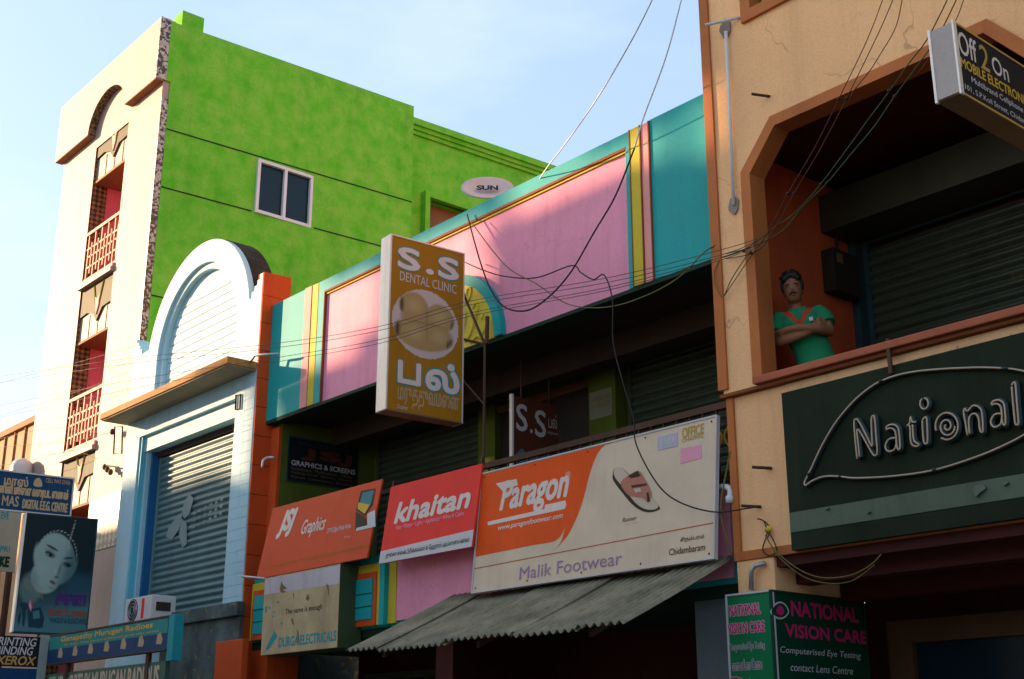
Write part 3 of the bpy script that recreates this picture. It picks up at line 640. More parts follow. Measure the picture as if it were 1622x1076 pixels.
def teeth(u, v):
    x, y = (u-c0[0])/.365, (v-c0[1])/.33; c = (.60, .48, .43)
    body = max(blob(x, y, -.35, .42, .46, .46, .2), blob(x, y, .42, .25, .46, .45, .2), blob(x, y, -.05, -.3, .92, .5, .15), blob(x, y, 0, .05, .8, .45, .2))
    c = mixc(c, (.42, .28, .11), body); c = mixc(c, (.30, .18, .06), body*max(blob(x, y, .03, .1, .05, .9, .8), blob(x, y, 0, .02, .9, .05, .8))*.7)
    for (cx, cy_, rx, ry) in ((-.35, .45, .36, .36), (.42, .27, .36, .34), (-.3, -.3, .4, .3), (.42, -.3, .36, .3)): c = mixc(c, (.52, .37, .17), body*blob(x, y, cx, cy_, rx, ry, .9)*.8)
    st = .5+.5*math.sin(x*60)
    for (cx, cy_, rx, ry) in ((-.76, .42, .16, .38), (.84, .05, .14, .3), (.80, -.5, .24, .3), (-.86, -.28, .18, .34)): c = mixc(c, (.07, .035, .012), body*blob(x, y, cx, cy_, rx, ry, .5)*(.6+.4*st))
    return c
S.picture(c0[0]-.365, c0[1]-.33, min(W_-.004, c0[0]+.365), c0[1]+.33, 64, 64, teeth, 2, 'picture', lambda u, v: ((u-c0[0])/.362)**2+((v-c0[1])/.327)**2 < 1)
outlined(S, 'ப', (629, 606), (667, 577), P_white, P_teal, .05, .05); outlined(S, 'ல்', (673, 617), (728, 580), P_white, P_teal, .05, .05)
S.text('மருத்துவமைன', (629, 644), (727, 622), P_tan, 2, .01); S.text('Dezine', (629, 647), (645, 643), P_wht2, 2, 0)

def board(S, W, H, mat, th=.03, frame=None):
    S.box('board', 0, W, 0, H, 0, th, mat, .002)
    if frame:
        for (a, b, c, d) in ((-.012, W+.012, -.012, 0), (-.012, W+.012, H, H+.012), (-.012, 0, 0, H), (W, W+.012, 0, H)): S.box('frame', a, b, c, d, -.008, th+.005, frame)

# --- wide footwear board
S = Sign('footwear_shop_sign', 'wide cream and orange footwear shop board with sandal above tin awning', (-8.56, 6.88, 2.90), (1, 0, 0), (0, .10, 1.02))
board(S, 2.66, 1.025, P_cream, .025, P_wht2)
z6 = lambda pts: [(740+a/2.359, 620+b/2.359) for a, b in pts]
lp = S.pts(z6([(540, 183)])); u0, v1 = .004, 1.02
crv = [(p.x, p.y) for p in cr([Vector((*S.uv(*p), 0)) for p in z6([(540, 183), (500, 215), (475, 260), (455, 320), (435, 400), (410, 470), (375, 540), (325, 595)])], 5)]
cres = [(p.x, p.y) for p in cr([Vector((*S.uv(*p), 0)) for p in z6([(325, 595), (352, 560), (366, 505)])], 5)] + [(p.x, p.y) for p in cr([Vector((*S.uv(*p), 0)) for p in z6([(366, 505), (350, 540), (320, 562), (250, 574)])], 5)][1:]
bl = S.uv(*z6([(45, 616)])[0])
S.poly([(u0, v1), (u0, bl[1])] + cres[::-1] + crv[::-1][1:] if False else [(u0, v1), (u0, bl[1]-.0)] + list(reversed(cres)) + list(reversed(crv))[1:] + [(crv[0][0], v1)], P_orange, 1, 'orange_field')
a_, b_ = S.uv(*z6([(35, 662)])[0]), S.uv(*z6([(918, 492)])[0])
S.poly([(u0, a_[1]-.004), (2.655, b_[1]-.004), (2.655, b_[1]+.004), (u0, a_[1]+.004)], flat('print_line', (.5, .12, .05)), 1, 'line')
S.text('Paragon', z6([(118, 482)])[0], z6([(386, 278)])[0], P_white, 2, .03, .25)
S.ppoly(z6([(108, 345), (185, 328), (190, 352), (150, 362), (135, 375)]), P_white, 2, 'lettering')
S.ppoly(z6([(78, 488), (290, 440), (292, 425), (368, 408), (372, 425), (365, 440), (78, 502)]), P_white, 2, 'underline')
S.text('www.paragonfootwear.com', z6([(115, 526)])[0], z6([(360, 452)])[0], P_white, 2, .02, .2, slope=0); S.text('®', z6([(366, 330)])[0], z6([(388, 298)])[0], P_white, 2)
S.text('Malik Footwear', z6([(195, 705)])[0], z6([(580, 597)])[0], P_lav, 2, .0)
S.text('Chidambaram', z6([(755, 614)])[0], z6([(890, 568)])[0], P_brown, 2, .01); S.text('சிதம்பரம்', z6([(797, 568)])[0], z6([(886, 532)])[0], P_brown, 2, .01)
S.text('OFFICE', z6([(803, 178)])[0], z6([(886, 118)])[0], P_gold, 2, .03); S.text('CHAPPAL', z6([(803, 192)])[0], z6([(886, 158)])[0], P_gold, 2, .01)
S.ppoly(z6([(712, 172), (786, 153), (788, 205), (712, 222)]), P_greyl, 2, 'badge'); S.text('PARA', z6([(722, 207)])[0], z6([(780, 168)])[0], P_wht2, 3, .02)
S.ppoly(z6([(798, 215), (874, 200), (876, 250), (797, 271)]), P_pinkl, 2, 'badge')
# printed sandal
S.ppoly(z6([(545, 310), (552, 290), (575, 285), (600, 305), (640, 345), (680, 385), (718, 430), (712, 445), (670, 452), (625, 430), (585, 385), (548, 335)]), P_sole, 2, 'sandal_print', 4)
S.ppoly(z6([(549, 302), (560, 284), (580, 288), (610, 318), (650, 360), (690, 395), (716, 428), (700, 442), (665, 440), (628, 415), (592, 368), (556, 325)]), P_tooth, 3, 'sandal_print', 4)
S.ppoly(z6([(575, 345), (600, 318), (640, 298), (660, 320), (690, 380), (680, 415), (655, 400), (620, 395), (600, 385)]), P_leather, 4, 'sandal_print', 3)
S.ppoly(z6([(602, 318), (640, 297), (650, 318), (615, 326)]), P_sole, 5, 'sandal_print'); S.ppoly(z6([(615, 352), (672, 345), (676, 352), (618, 362)]), P_brown, 5, 'sandal_print'); S.ppoly(z6([(625, 366), (650, 362), (655, 376), (632, 380)]), P_tooth, 6, 'sandal_print')
S.ppoly(z6([(672, 380), (680, 378), (686, 412), (676, 416)]), P_sole, 5, 'sandal_print')
S.text('Runner', z6([(580, 490)])[0], z6([(635, 464)])[0], P_brown, 2, 0, .3); S.text('HC 331', z6([(592, 500)])[0], z6([(638, 488)])[0], P_tan, 2)

for a in (.04, .7, 1.33, 1.96, 2.62):
    for b in (.03, .995): S.poly(arc(a, b, .008, 0, 330, 11), P_brown, 2, 'rivet')
# --- electrical appliances board, glossy red
S = Sign('appliance_shop_sign', 'glossy red appliance board with white script, between orange board and footwear board', (-9.92, 6.86, 3.28), (1, 0, 0), (0, .11, .74))
board(S, 1.37, .745, P_red, .02, None)
z5 = lambda pts: [(400+a/2.4675, 640+b/2.4675) for a, b in pts]
a_, b_ = S.uv(*z5([(510, 575)])[0])[1], S.uv(*z5([(868, 490)])[0])[1]
S.poly([(.001, .001), (1.369, .001), (1.369, b_), (.001, a_)], P_wht2, 1, 'white_strip')
S.text('khaitan', z5([(552, 472)])[0], z5([(860, 316)])[0], P_white, 2, .055, .15, slope=0)
S.text('Fans • Pumps • Lights • Appliances • Wires & Cables', z5([(560, 498)])[0], z5([(830, 416)])[0], P_pinkl, 2, .01)
S.text('துர்கா எலக்டிரிக்கல்ஸ் & ேஹாம் அப்ைளயன்ஸ்', z5([(520, 608)])[0], z5([(850, 518)])[0], P_black, 2, .01)
S.box('hanger', 1.34, 1.36, .74, .82, 0, .02, M_iron); S.box('hanger', .02, .04, .74, .8, 0, .02, M_iron)

# --- graphics shop board, faded orange
S = Sign('graphics_shop_sign', 'faded orange graphics shop board tilted outward below green veranda wall', (-12.17, 6.86, 3.36), (1, 0, 0), (0.0, .15, .77))
board(S, 2.05, .785, P_coral, .02, None)
S.text('JSJ', z5([(90, 530)])[0], z5([(182, 402)])[0], P_white, 2, .05, .3); S.text('Graphics', z5([(184, 530)])[0], z5([(294, 432)])[0], P_white, 2, .012, .3)
S.text('DTP & Digital Media Works', z5([(290, 512)])[0], z5([(388, 466)])[0], P_wht2, 2, .01); S.text('Terms', z5([(358, 527)])[0], z5([(385, 512)])[0], P_wht2, 2)
S.text('ID Cards, Invitations, Visiting Cards, Screen Printing, Flex', z5([(50, 652)])[0], z5([(452, 541)])[0], flat('print_faded_yellow', (.55, .20, .02)), 2, .0)
S.ppoly(z5([(425, 340), (482, 330), (470, 395), (440, 440), (405, 415)]), P_sole, 2, 'picture'); S.ppoly(z5([(432, 347), (476, 338), (464, 390), (440, 430), (415, 408)]), P_cy, 3, 'picture'); S.ppoly(z5([(416, 385), (460, 395), (440, 430), (412, 410)]), P_yel, 4, 'picture'); S.ppoly(z5([(405, 420), (445, 445), (450, 480), (402, 495)]), P_sole, 2, 'picture'); S.ppoly(z5([(450, 430), (480, 415), (482, 480), (405, 498), (408, 485), (450, 475)]), P_wht2, 3, 'picture')

# --- weathered electrical shop light box
S = Sign('weathered_light_box_sign', 'weathered cream light box with rust stains and green lettering, under orange board', (-11.95, 6.84, 2.56), (1, 0, 0), (0, 0.0, 1))
M_dirty = paint('dirty_cream', (.50, .38, .20), .6, .15, .5, .05, 4, 60, chip=(.09, .05, .02), chipamt=.73)
S.box('housing', 0, 1.42, 0, .79, .001, .26, paint('box_green', (.05, .075, .03), .6, .2, .3, 0)); S.box('face', .004, 1.416, .004, .786, -.002, .0, M_dirty)
z3b = lambda pts: [(360+a/4.98, 860+b/4.98) for a, b in pts]
a_, b_ = S.uv(*z3b([(300, 410)])[0])[1], S.uv(*z3b([(890, 320)])[0])[1]
S.poly([(.006, a_), (1.414, b_), (1.414, .775), (.006, .775)], flat('faded_lilac', (.55, .50, .50), .5, .1, .3), 2, 'white_strip')
S.text('The name is enough', z3b([(458, 580)])[0], z3b([(752, 478)])[0], P_black, 2, .01); S.text('DURGA ELECTRICALS', z3b([(405, 828)])[0], z3b([(865, 690)])[0], P_teal, 2, .04)
S.ppoly(z3b([(375, 695), (397, 740), (330, 835), (300, 860), (325, 790)]), P_teal, 2, 'emblem')
for pp in ([(300, 510), (318, 495), (312, 545), (300, 555)], [(325, 510), (340, 500), (338, 530)], [(360, 545), (380, 540), (372, 555)], [(348, 575), (375, 580), (360, 590)], [(420, 630), (437, 625), (428, 650)], [(385, 465), (412, 460), (405, 480)]): S.ppoly(z3b(pp), P_teal, 2, 'emblem')
for pp in ([(415, 370), (430, 305), (440, 330), (475, 360), (440, 372), (470, 388), (430, 395)], [(505, 600), (520, 598), (530, 650), (515, 640)], [(550, 680), (566, 710), (572, 810), (560, 770)], [(520, 400), (528, 395), (526, 450)], [(640, 400), (652, 440), (640, 460), (620, 440)], [(780, 320), (800, 335), (803, 420), (790, 350)]): S.ppoly(z3b(pp), P_tan2, 3, 'rust_stain')
for a in (.03, 1.36): S.box('bracket', a, a+.03, .79, .86, .08, .12, M_iron)

# --- dark plaque on the green side wall
S = Sign('dark_welcome_plaque', 'dark graphics and screens plaque on green veranda side wall', (-12.445, 7.33, 4.53), (0, 1, 0), (0, 0, 1))
board(S, .93, .49, P_black, .012, P_dc); 
S.textuv('WELCOME TO', .1, .415, .82, .465, P_dc, 2, .01); S.textuv('JSJ', .16, .25, .85, .4, P_brown, 2, .08); S.textuv('GRAPHICS & SCREENS', .04, .175, .9, .235, P_wht2, 2, .03)
for i, t in enumerate(('Invitations  Multicolour  Offset', 'Visiting Cards  Stickers  Posters', 'Xerox  Lamination  Binding')): S.textuv(t, .04, .125-i*.05, .86, .16-i*.05, P_tan2, 2)
# --- dark second dental sign inside veranda
S = Sign('dark_dental_board', 'dark dental board with white initials hanging inside the veranda', (-8.75, 7.50, 4.08), (0, 1, 0), (0, 0, 1))
board(S, .56, .68, P_brown, .03); S.box('edge_strip', -.02, .0, -.02, .7, -.005, .035, P_white)
S.textuv('S', .03, .36, .17, .62, P_wht2, 2, .02); S.textuv('.', .2, .36, .23, .40, P_wht2, 2, .02); S.textuv('S', .26, .34, .40, .6, P_wht2, 2, .02); S.textuv('பல்', .43, .45, .54, .58, P_wht2, 2); S.textuv('மருத்துவமைன', .42, .38, .55, .42, P_wht2, 2)
S.poly([(.03, .02), (.03, .14), (.1, .2), (.17, .15), (.24, .19), (.32, .15), (.4, .18), (.5, .12), (.5, .02)], P_cy, 2, 'picture')
S.box('hanger', .1, .11, .68, 1.05, .01, .02, M_iron); S.box('hanger', .45, .46, .68, 1.05, .01, .02, M_iron)
# --- paper notice on pillar
S = Sign('paper_notice', 'small printed paper notice stuck on green veranda pillar', (-8.56, 8.297, 4.62), (1, 0, 0), (0, 0, 1), cat='notice')
S.box('sheet', 0, .3, 0, .27, -.003, 0, flat('notice_grey', (.25, .24, .15))); S.textuv('S.NARESH LAW', .02, .17, .28, .22, P_tan2, 3); S.textuv('S.M. ADVOCATE', .02, .1, .28, .15, P_tan2, 3)

# --- big green neon board
S = Sign('neon_leaf_sign', 'dark green board with leaf outline and neon tube lettering under balcony', (-5.275, 6.935, 2.88), (1, 0, 0), (0, 0, 1))
M_board = paint('neon_board_green', (.018, .026, .014), .75, .25, .45, .05, 2, 60, streak=9, spec=.1); M_tubeg = paint('neon_glass', (.52, .38, .25), .35, .05, .1, 0); M_chan = paint('channel_black', (.012, .03, .035), .4, .2, .2, 0)
NB = 3.6
S.box('board', 0, NB, 0, 1.075, 0, .05, M_board, .003)
b0, b1 = S.uv(1262, 811)[1], S.uv(1266, 842)[1]
S.box('light_strip', .005, NB-.005, b1, b0, -.004, -.0005, paint('strip_green', (.085, .12, .075), .5, .15, .4, 0, chip=(.02, .03, .02), chipamt=.7))
for px, py, r_ in ((1553, 776, .045), (1595, 766, .018), (1312, 806, .014), (1378, 812, .012)):   # curling flakes of film
    a, b = S.uv(px, py); MB().prism([(a-r_, b+.2*r_), (a-.5*r_, b+.7*r_), (a+.6*r_, b+.6*r_), (a+r_, b), (a+.1*r_, b-.5*r_), (a-.4*r_, b-1.0*r_)], lambda p, q, k: (p, -.018+(.012*(q-b)/r_) if k == 0 else -.006, q)).build('film_flake', MATS['strip_green']).parent = S.root
zn = lambda pts: [S.uv(1250+a/4.36, 560+b/4.36) for a, b in pts]
def sm(pts, n=5, closed=False): return [(p.x, p.y) for p in cr([Vector((a, b, 0)) for a, b in pts], n, closed)]
leaf = sm(zn([(1900, 300), (1800, 200), (1622, 125), (1400, 105), (1200, 108), (1000, 120), (860, 137), (740, 165), (620, 215), (510, 295), (420, 385), (330, 500), (240, 655), (170, 805), (128, 890)])) + sm(zn([(126, 905), (135, 915), (180, 885), (240, 860), (300, 852), (380, 856), (460, 865), (600, 862), (760, 850), (950, 825), (1100, 790), (1300, 725), (1450, 665), (1622, 580), (1800, 460), (1900, 300)]))
S.tube('leaf_backing', leaf, .014, -.012, M_chan); S.tube('leaf_outline', leaf, .006, -.032, M_tubeg)
for i in (12, 38, 66, 95, 118, 140): 
    if i < len(leaf): S.tube('tube_joint', leaf[i:i+2], .011, -.032, M_chan)
LET = {'N': [[(500, 735), (488, 620), (478, 490), (490, 462), (512, 480), (560, 568), (603, 650), (600, 560), (598, 462), (608, 440), (620, 455), (630, 570), (638, 690), (625, 712), (605, 700), (560, 620), (512, 540), (498, 548), (508, 640), (517, 722)]],
 'a': [[(697, 530), (710, 508), (750, 500), (780, 520), (790, 560), (796, 655), (784, 672), (772, 640), (768, 575), (755, 535), (725, 525), (700, 535)], [(768, 592), (720, 600), (695, 640), (702, 675), (730, 685), (762, 664), (770, 625)]],
 't': [[(905, 480), (880, 482), (868, 447), (862, 490), (845, 507), (863, 512), (868, 600), (880, 640), (915, 650), (925, 635), (900, 620), (888, 590), (882, 500)]],
 'i': [[(950, 470), (965, 452), (980, 465), (986, 610), (975, 632), (960, 618), (952, 540), (950, 475)], [(962+28*math.cos(R(a)), 355+38*math.sin(R(a))) for a in range(-90, 265, 30)]],
 'o': [[(1118+78*math.cos(R(a)), 512+92*math.sin(R(a))) for a in range(-200, 140, 20)], [(1118+(58-a/12)*math.cos(R(a)), 512+(70-a/10)*math.sin(R(a))) for a in range(0, 610, 25)]],
 'n': [[(1262, 575), (1245, 480), (1235, 420), (1242, 390), (1260, 408), (1300, 370), (1345, 385), (1362, 430), (1368, 538), (1356, 552), (1346, 530), (1335, 450), (1310, 425), (1280, 440), (1270, 480), (1276, 565)]],
 'l': [[(1565, 232), (1580, 210), (1592, 225), (1602, 350), (1613, 488), (1602, 500), (1590, 488), (1577, 370), (1566, 240)]]}
LET['a2'] = [[(x+728, y-168) for x, y in p] for p in LET['a']]
for ch, paths in LET.items():
    hull = zn(paths[0]); us = [p[0] for p in hull]
    bb = MB()
    for p in paths: bb.tube([(a, -.022, b) for a, b in sm(zn(p), 4)], .017, 6)
    o = bb.build('channel_letter', M_chan); o.parent = S.root; o['kind'] = 'stuff'; del o['kind']
    for p in paths:
        t = MB().tube([(a, -.046, b) for a, b in sm(zn(p), 4)], .0058, 6).build('neon_tube', M_tubeg, smooth=True); t.parent = o
S.box('strap', .86, .885, 1.02, 1.25, -.02, -.002, M_iron)

# --- electronics box sign at right
S = Sign('electronics_box_sign', 'black box sign with gold lettering projecting from peach wall at right edge', (-3.0, 5.60, 4.835), (0, 1, 0), (0, 0, 1))
W_, H_ = .98, .425
S.box('housing', .004, W_, .004, H_-.004, .001, .14, M_boxd); S.box('face', .02, W_, .012, H_-.012, -.002, .0, P_black)
S.box('front_edge', -.004, .002, .01, H_-.01, .005, .135, paint('speckled_zinc', (.44, .38, .34), .45, .1, .2, .2, 3, 150)); S.box('frame', -.008, .022, -.004, H_+.004, -.008, .004, M_box, .002); S.box('frame', -.008, .012, -.004, H_+.004, .13, .145, M_box, .002)
S.box('frame', .022, W_, H_-.012, H_, -.006, .0, P_gold); S.box('frame', .022, W_, 0, .012, -.006, .0, P_gold)
zo = lambda a, b: (1440+a/4.89, 40+b/4.89)
S.textuv('Off', .03, .245, .21, .385, P_white, 2, .012); S.textuv('2', .24, .235, .33, .385, P_gold, 2, .008); S.textuv('On', .36, .25, .53, .36, P_white, 2, .012)
S.textuv('MOBILE ELECTRONICS', .03, .165, .76, .225, P_yel, 2, .03); S.textuv('Multibrand Cellphone Solutions', .12, .095, .88, .142, P_wht2, 2, .01); S.textuv('101, S.P.Koil Street, Chidambaram', .045, .035, .8, .072, P_wht2, 2)
S.box('support', .6, 1.36, .1, .13, .05, .08, M_iron); S.box('support', .6, 1.36, .3, .33, .05, .08, M_iron)

# --- vision care boards around pillar: street face and side face are two boards
S = Sign('vision_care_narrow_sign', 'narrow green eye testing board on street face of the shop pillar', (-5.835, 6.925, .9), (1, 0, 0), (0, 0, 1))
board(S, .37, 1.73, P_green, .02, P_wht2)
zv = lambda a, b: (1100+a/2.7165, 680+b/2.7165)
def otext(S, t, bl, tr, f, l, b=.03, n=2): outlined(S, t, bl, tr, f, l, b, .05, n)
otext(S, 'NATIONAL', zv(152, 808), zv(285, 745), P_mag, P_wht2, .03); otext(S, 'VISION CARE', zv(147, 885), zv(302, 823), P_mag, P_wht2, .03)
otext(S, 'Computerised Eye Testing', zv(152, 962), zv(302, 912), P_black, P_wht2, .0); otext(S, 'contact Lens Centre', zv(165, 1040), zv(290, 985), P_black, P_wht2, .0); otext(S, 'Dr.', zv(160, 1110), zv(260, 1062), P_mag, P_wht2, .02)
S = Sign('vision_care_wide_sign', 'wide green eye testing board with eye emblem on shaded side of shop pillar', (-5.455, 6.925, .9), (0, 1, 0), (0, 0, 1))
board(S, 1.02, 1.73, flat('print_green_shaded', (.004, .05, .022)), .008, P_dkgreen)  # same green as the street face, darkened in colour to imitate shade
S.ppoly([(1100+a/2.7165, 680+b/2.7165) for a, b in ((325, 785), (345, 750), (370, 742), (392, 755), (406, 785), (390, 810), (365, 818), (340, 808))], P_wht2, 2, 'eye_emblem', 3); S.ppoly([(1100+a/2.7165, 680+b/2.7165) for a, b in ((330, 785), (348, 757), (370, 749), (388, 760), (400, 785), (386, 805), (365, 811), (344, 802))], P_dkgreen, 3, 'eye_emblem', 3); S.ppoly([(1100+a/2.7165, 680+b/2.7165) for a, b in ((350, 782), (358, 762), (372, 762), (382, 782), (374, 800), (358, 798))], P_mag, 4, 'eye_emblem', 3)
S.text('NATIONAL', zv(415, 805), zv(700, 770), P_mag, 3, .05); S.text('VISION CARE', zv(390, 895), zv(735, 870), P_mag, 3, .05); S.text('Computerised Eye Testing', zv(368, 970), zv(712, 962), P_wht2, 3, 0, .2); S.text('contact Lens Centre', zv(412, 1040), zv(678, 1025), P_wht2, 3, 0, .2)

# --- signs at lower left
rot = lambda a: (math.sin(R(a)), math.cos(R(a)), 0)
u_ = rot(9)
S = Sign('beauty_poster_sign', 'teal portrait poster board of a woman in jewellery, lower left', (-16.0, 5.76, 3.02), u_, (0, 0, 1))
Wp = S.uv(146, 900)[0]; Hp = S.uv(31, 813)[1]
S.box('board', 0, Wp, 0, Hp, 0, .14, P_cy); S.box('edge', -.02, -.001, -.01, Hp+.01, -.005, .15, M_box, .003)
for (a, b, c, d) in ((0, Wp, -.015, 0), (0, Wp, Hp, Hp+.015), (Wp, Wp+.015, -.015, Hp+.015)): S.box('frame', a, b, c, d, -.006, .145, P_dc)
zb = lambda pts: [(a/3.9, 800+b/3.9) for a, b in pts]
def portrait(u, v):
    px = 80+(u/Wp)*505; py = 780-(v/Hp)*735       # sheet point in print units
    low = max(0, min(1, (py-430+.25*(px-330))/260)); c = mixc((.008, .022, .028), (.075, .20, .22), low**1.5)
    c = mixc(c, (.02, .085, .13), blob(px, py, 500, 470, 190, 120, .9)*.8)
    f = max(blob(px, py, 318, 300, 168, 195, .12, -12), blob(px, py, 262, 430, 118, 118, .16)); neck = blob(px, py, 165, 510, 95, 120, .35)
    c = mixc(c, (.12, .21, .20), neck*.8)
    if f > 0:
        lit = (.30, .42, .38); t = max(0, min(1, (px-330+.28*(py-300))/130)); t = t*t*(3-2*t)
        sk = mixc(lit, (.045, .12, .13), t*.85); sk = mixc(sk, (.10, .19, .19), blob(px, py, 160, 470, 80, 130, .8)*.5); sk = mixc(sk, (.36, .47, .43), blob(px, py, 230, 390, 70, 70, .9)*.5); sk = mixc(sk, (.34, .45, .42), blob(px, py, 330, 200, 110, 70, .9)*.4)
        sk = mixc(sk, (.05, .11, .12), blob(px, py, 275, 285, 62, 34, .7, 25)*.55); sk = mixc(sk, (.03, .08, .09), blob(px, py, 405, 345, 52, 30, .7, 8)*.6)
        sk = mixc(sk, (.008, .014, .018), blob(px, py, 272, 291, 42, 17, .35, 24)); sk = mixc(sk, (.30, .36, .35), blob(px, py, 258, 290, 13, 7, .5, 24)*.8); sk = mixc(sk, (.26, .33, .32), blob(px, py, 293, 303, 9, 6, .5, 24)*.7)
        sk = mixc(sk, (.008, .014, .018), blob(px, py, 404, 350, 34, 15, .35, 10)); sk = mixc(sk, (.16, .24, .24), blob(px, py, 390, 350, 9, 6, .5)*.7)
        sk = mixc(sk, (.012, .02, .025), blob(px, py, 285, 248, 62, 11, .5, 22)*.9); sk = mixc(sk, (.012, .02, .025), blob(px, py, 408, 306, 48, 9, .5, -6)*.9)
        sk = mixc(sk, (.05, .12, .12), blob(px, py, 352, 385, 16, 70, .8, 12)*.6); sk = mixc(sk, (.03, .07, .07), blob(px, py, 336, 432, 22, 11, .6)*.8); sk = mixc(sk, (.38, .48, .44), blob(px, py, 322, 400, 14, 40, .9, 12)*.6)
        sk = mixc(sk, (.20, .07, .06), blob(px, py, 312, 466, 32, 15, .5, 25)*.9); sk = mixc(sk, (.05, .03, .03), blob(px, py, 311, 466, 28, 3.5, .5, 25)*.8); sk = mixc(sk, (.06, .14, .14), blob(px, py, 300, 500, 34, 12, .9, 20)*.5)
        hair = max(0, min(1, 1-blob(px, py, 315, 335, 150, 195, .10, -12))); up = max(0, min(1, (300-py+.25*(px-300))/60)); sk = mixc(sk, (.01, .022, .03), hair*up)
        c = mixc(c, sk, f)
    r_ = math.hypot((px-318)/150, (py-318)/185)
    if py < 300 and abs(r_-.985) < .022 and math.sin(math.atan2(py-318, px-318)*42) > -.2: c = mixc(c, (.42, .44, .36), .8)
    if 60 < py < 245 and abs(px-(430-(py-60)*.20)) < 6 and math.sin(py*.42) > -.2: c = mixc(c, (.42, .46, .38), .75)
    if abs(math.hypot(px-392, py-238)-17) < 5: c = mixc(c, (.32, .34, .28), .8)
    d = math.sin(px*.35)*math.sin(py*.31+px*.05)
    if 110 < px < 260 and 455 < py < 585 and abs(py-(470+.5*(px-110))) < 38 and d > .1: c = mixc(c, (.26, .24, .15), .7)
    for (cx, cy_, rx, ry) in ((140, 625, 26, 28), (143, 700, 9, 60), (215, 690, 50, 58), (250, 725, 28, 34), (110, 700, 10, 46)): c = mixc(c, (.012, .03, .045), blob(px, py, cx, cy_, rx, ry, .3)*.9)
    c = mixc(c, (.30, .08, .10), blob(px, py, 186, 612, 13, 36, .4)*.8); c = mixc(c, (.11, .22, .24), blob(px, py, 215, 690, 26, 30, .5)*.7)
    return c
S.picture(.002, .002, Wp-.002, Hp-.002, 92, 132, portrait, 1, 'picture')
S.text('சுகுணா', zb([(338, 618)])[0], zb([(540, 555)])[0], P_purple, 6, .03); S.text('பியூட்டி பார்லர்', zb([(288, 692)])[0], zb([(535, 645)])[0], flat('print_rust', (.38, .10, .03)), 6, .02); S.text('MAKEUP & BLEACHING', zb([(305, 727)])[0], zb([(535, 705)])[0], P_dc, 6)
S.ppoly(zb([(120, 610), (145, 600), (165, 615), (150, 650), (148, 740), (138, 740), (135, 645)]), P_dc, 6, 'picture'); S.ppoly(zb([(170, 650), (250, 630), (272, 700), (262, 755), (175, 755)]), P_dc, 6, 'picture'); S.ppoly(zb([(175, 620), (188, 585), (195, 630), (190, 660)]), P_pinkl, 7, 'picture'); S.ppoly(zb([(200, 660), (240, 650), (245, 700), (205, 705)]), P_cy, 7, 'picture')
S.box('bracket', .3, .33, -.05, .0, .06, .1, M_iron)

S = Sign('blue_clinic_sign', 'blue board with gold lettering and crest above the portrait poster', (-17.0, 5.70, 4.52), rot(6), (0, 0, 1))
Wp = S.uv(114, 780)[0]; Hp = S.uv(60, 753)[1]-S.uv(60, 812)[1]; zoff = S.uv(60, 812)[1]
S.box('board', -.9, Wp, zoff, zoff+Hp, 0, .04, P_navy)
for (a, b, c, d) in ((-.9, Wp+.02, zoff-.02, zoff), (-.9, Wp+.02, zoff+Hp, zoff+Hp+.02), (Wp, Wp+.02, zoff, zoff+Hp)): S.box('frame', a, b, c, d, -.008, .045, P_wht2)
zm = lambda a, b: (a/5.379, 640+b/5.379)
S.text('மாஸ்', zm(30, 688), zm(248, 625), P_tan, 2, .03); S.ppoly([zm(*p) for p in ((290, 700), (290, 660), (310, 635), (335, 632), (355, 660), (355, 705))], P_tan, 2, 'emblem', 3); S.text('CELL 9443 23456', zm(388, 668), zm(600, 655), P_tan, 2)
S.text('கணினி மூைள வைரபட ைமயம்', zm(-60, 775), zm(588, 728), P_tan, 2, .03); S.text('MAS', zm(12, 865), zm(165, 790), P_tan, 2, .02); S.text('DIGITAL E.E.G. CENTRE', zm(185, 890), zm(580, 848), P_tan, 2, .04)
S.box('post', -.02, .02, -1.6, zoff, .05, .09, M_iron)

S = Sign('pale_side_sign', 'pale green board with dark letters cut off by the left edge of the view', (-18.5, 5.85, 3.6), rot(6), (0, 0, 1))
v0, v1 = S.uv(5, 905)[1], S.uv(5, 808)[1]; u1 = S.uv(30, 850)[0]
S.box('board', -.7, u1, v0, v1, 0, .05, flat('print_pale_green', (.40, .44, .33))); S.text('EVE', (1, 822), (15, 812), P_teal, 2, .02); S.text('PRI', (0, 874), (16, 866), P_teal, 2, .01); S.text('KE', (-2, 898), (16, 882), P_dkgreen, 2, .06)
S.box('post', .05, .09, -3.4, v0, .05, .09, M_iron)

S = Sign('printing_xerox_sign', 'black board with printing, binding and xerox lettering at lower left corner', (-15.6, 5.50, 2.5), rot(6), (0, 0, 1))
v0, v1 = S.uv(30, 1056)[1], S.uv(30, 1008)[1]; u1 = S.uv(62, 1030)[0]
S.box('board', -.45, u1, v0, v1, 0, .05, P_black); zq = lambda a, b: (a/3.9, 800+b/3.9)
S.text('PRINTING', zq(-45, 865), zq(230, 825), P_wht2, 2, .02, .2); S.text('BINDING', zq(-30, 922), zq(208, 880), P_wht2, 2, .02, .2); S.text('XEROX', zq(-30, 985), zq(225, 938), P_gold, 2, .03, .2)
S.box('side_panel', u1, u1+.1, v0-.3, v1+.03, -.01, .06, flat('grey_panel', (.3, .36, .33))); S.box('lower_board', -.6, u1, v0-.5, v0-.02, 0, .04, P_navy); S.box('post', .0, .04, -2.4, v0, .06, .1, M_iron)

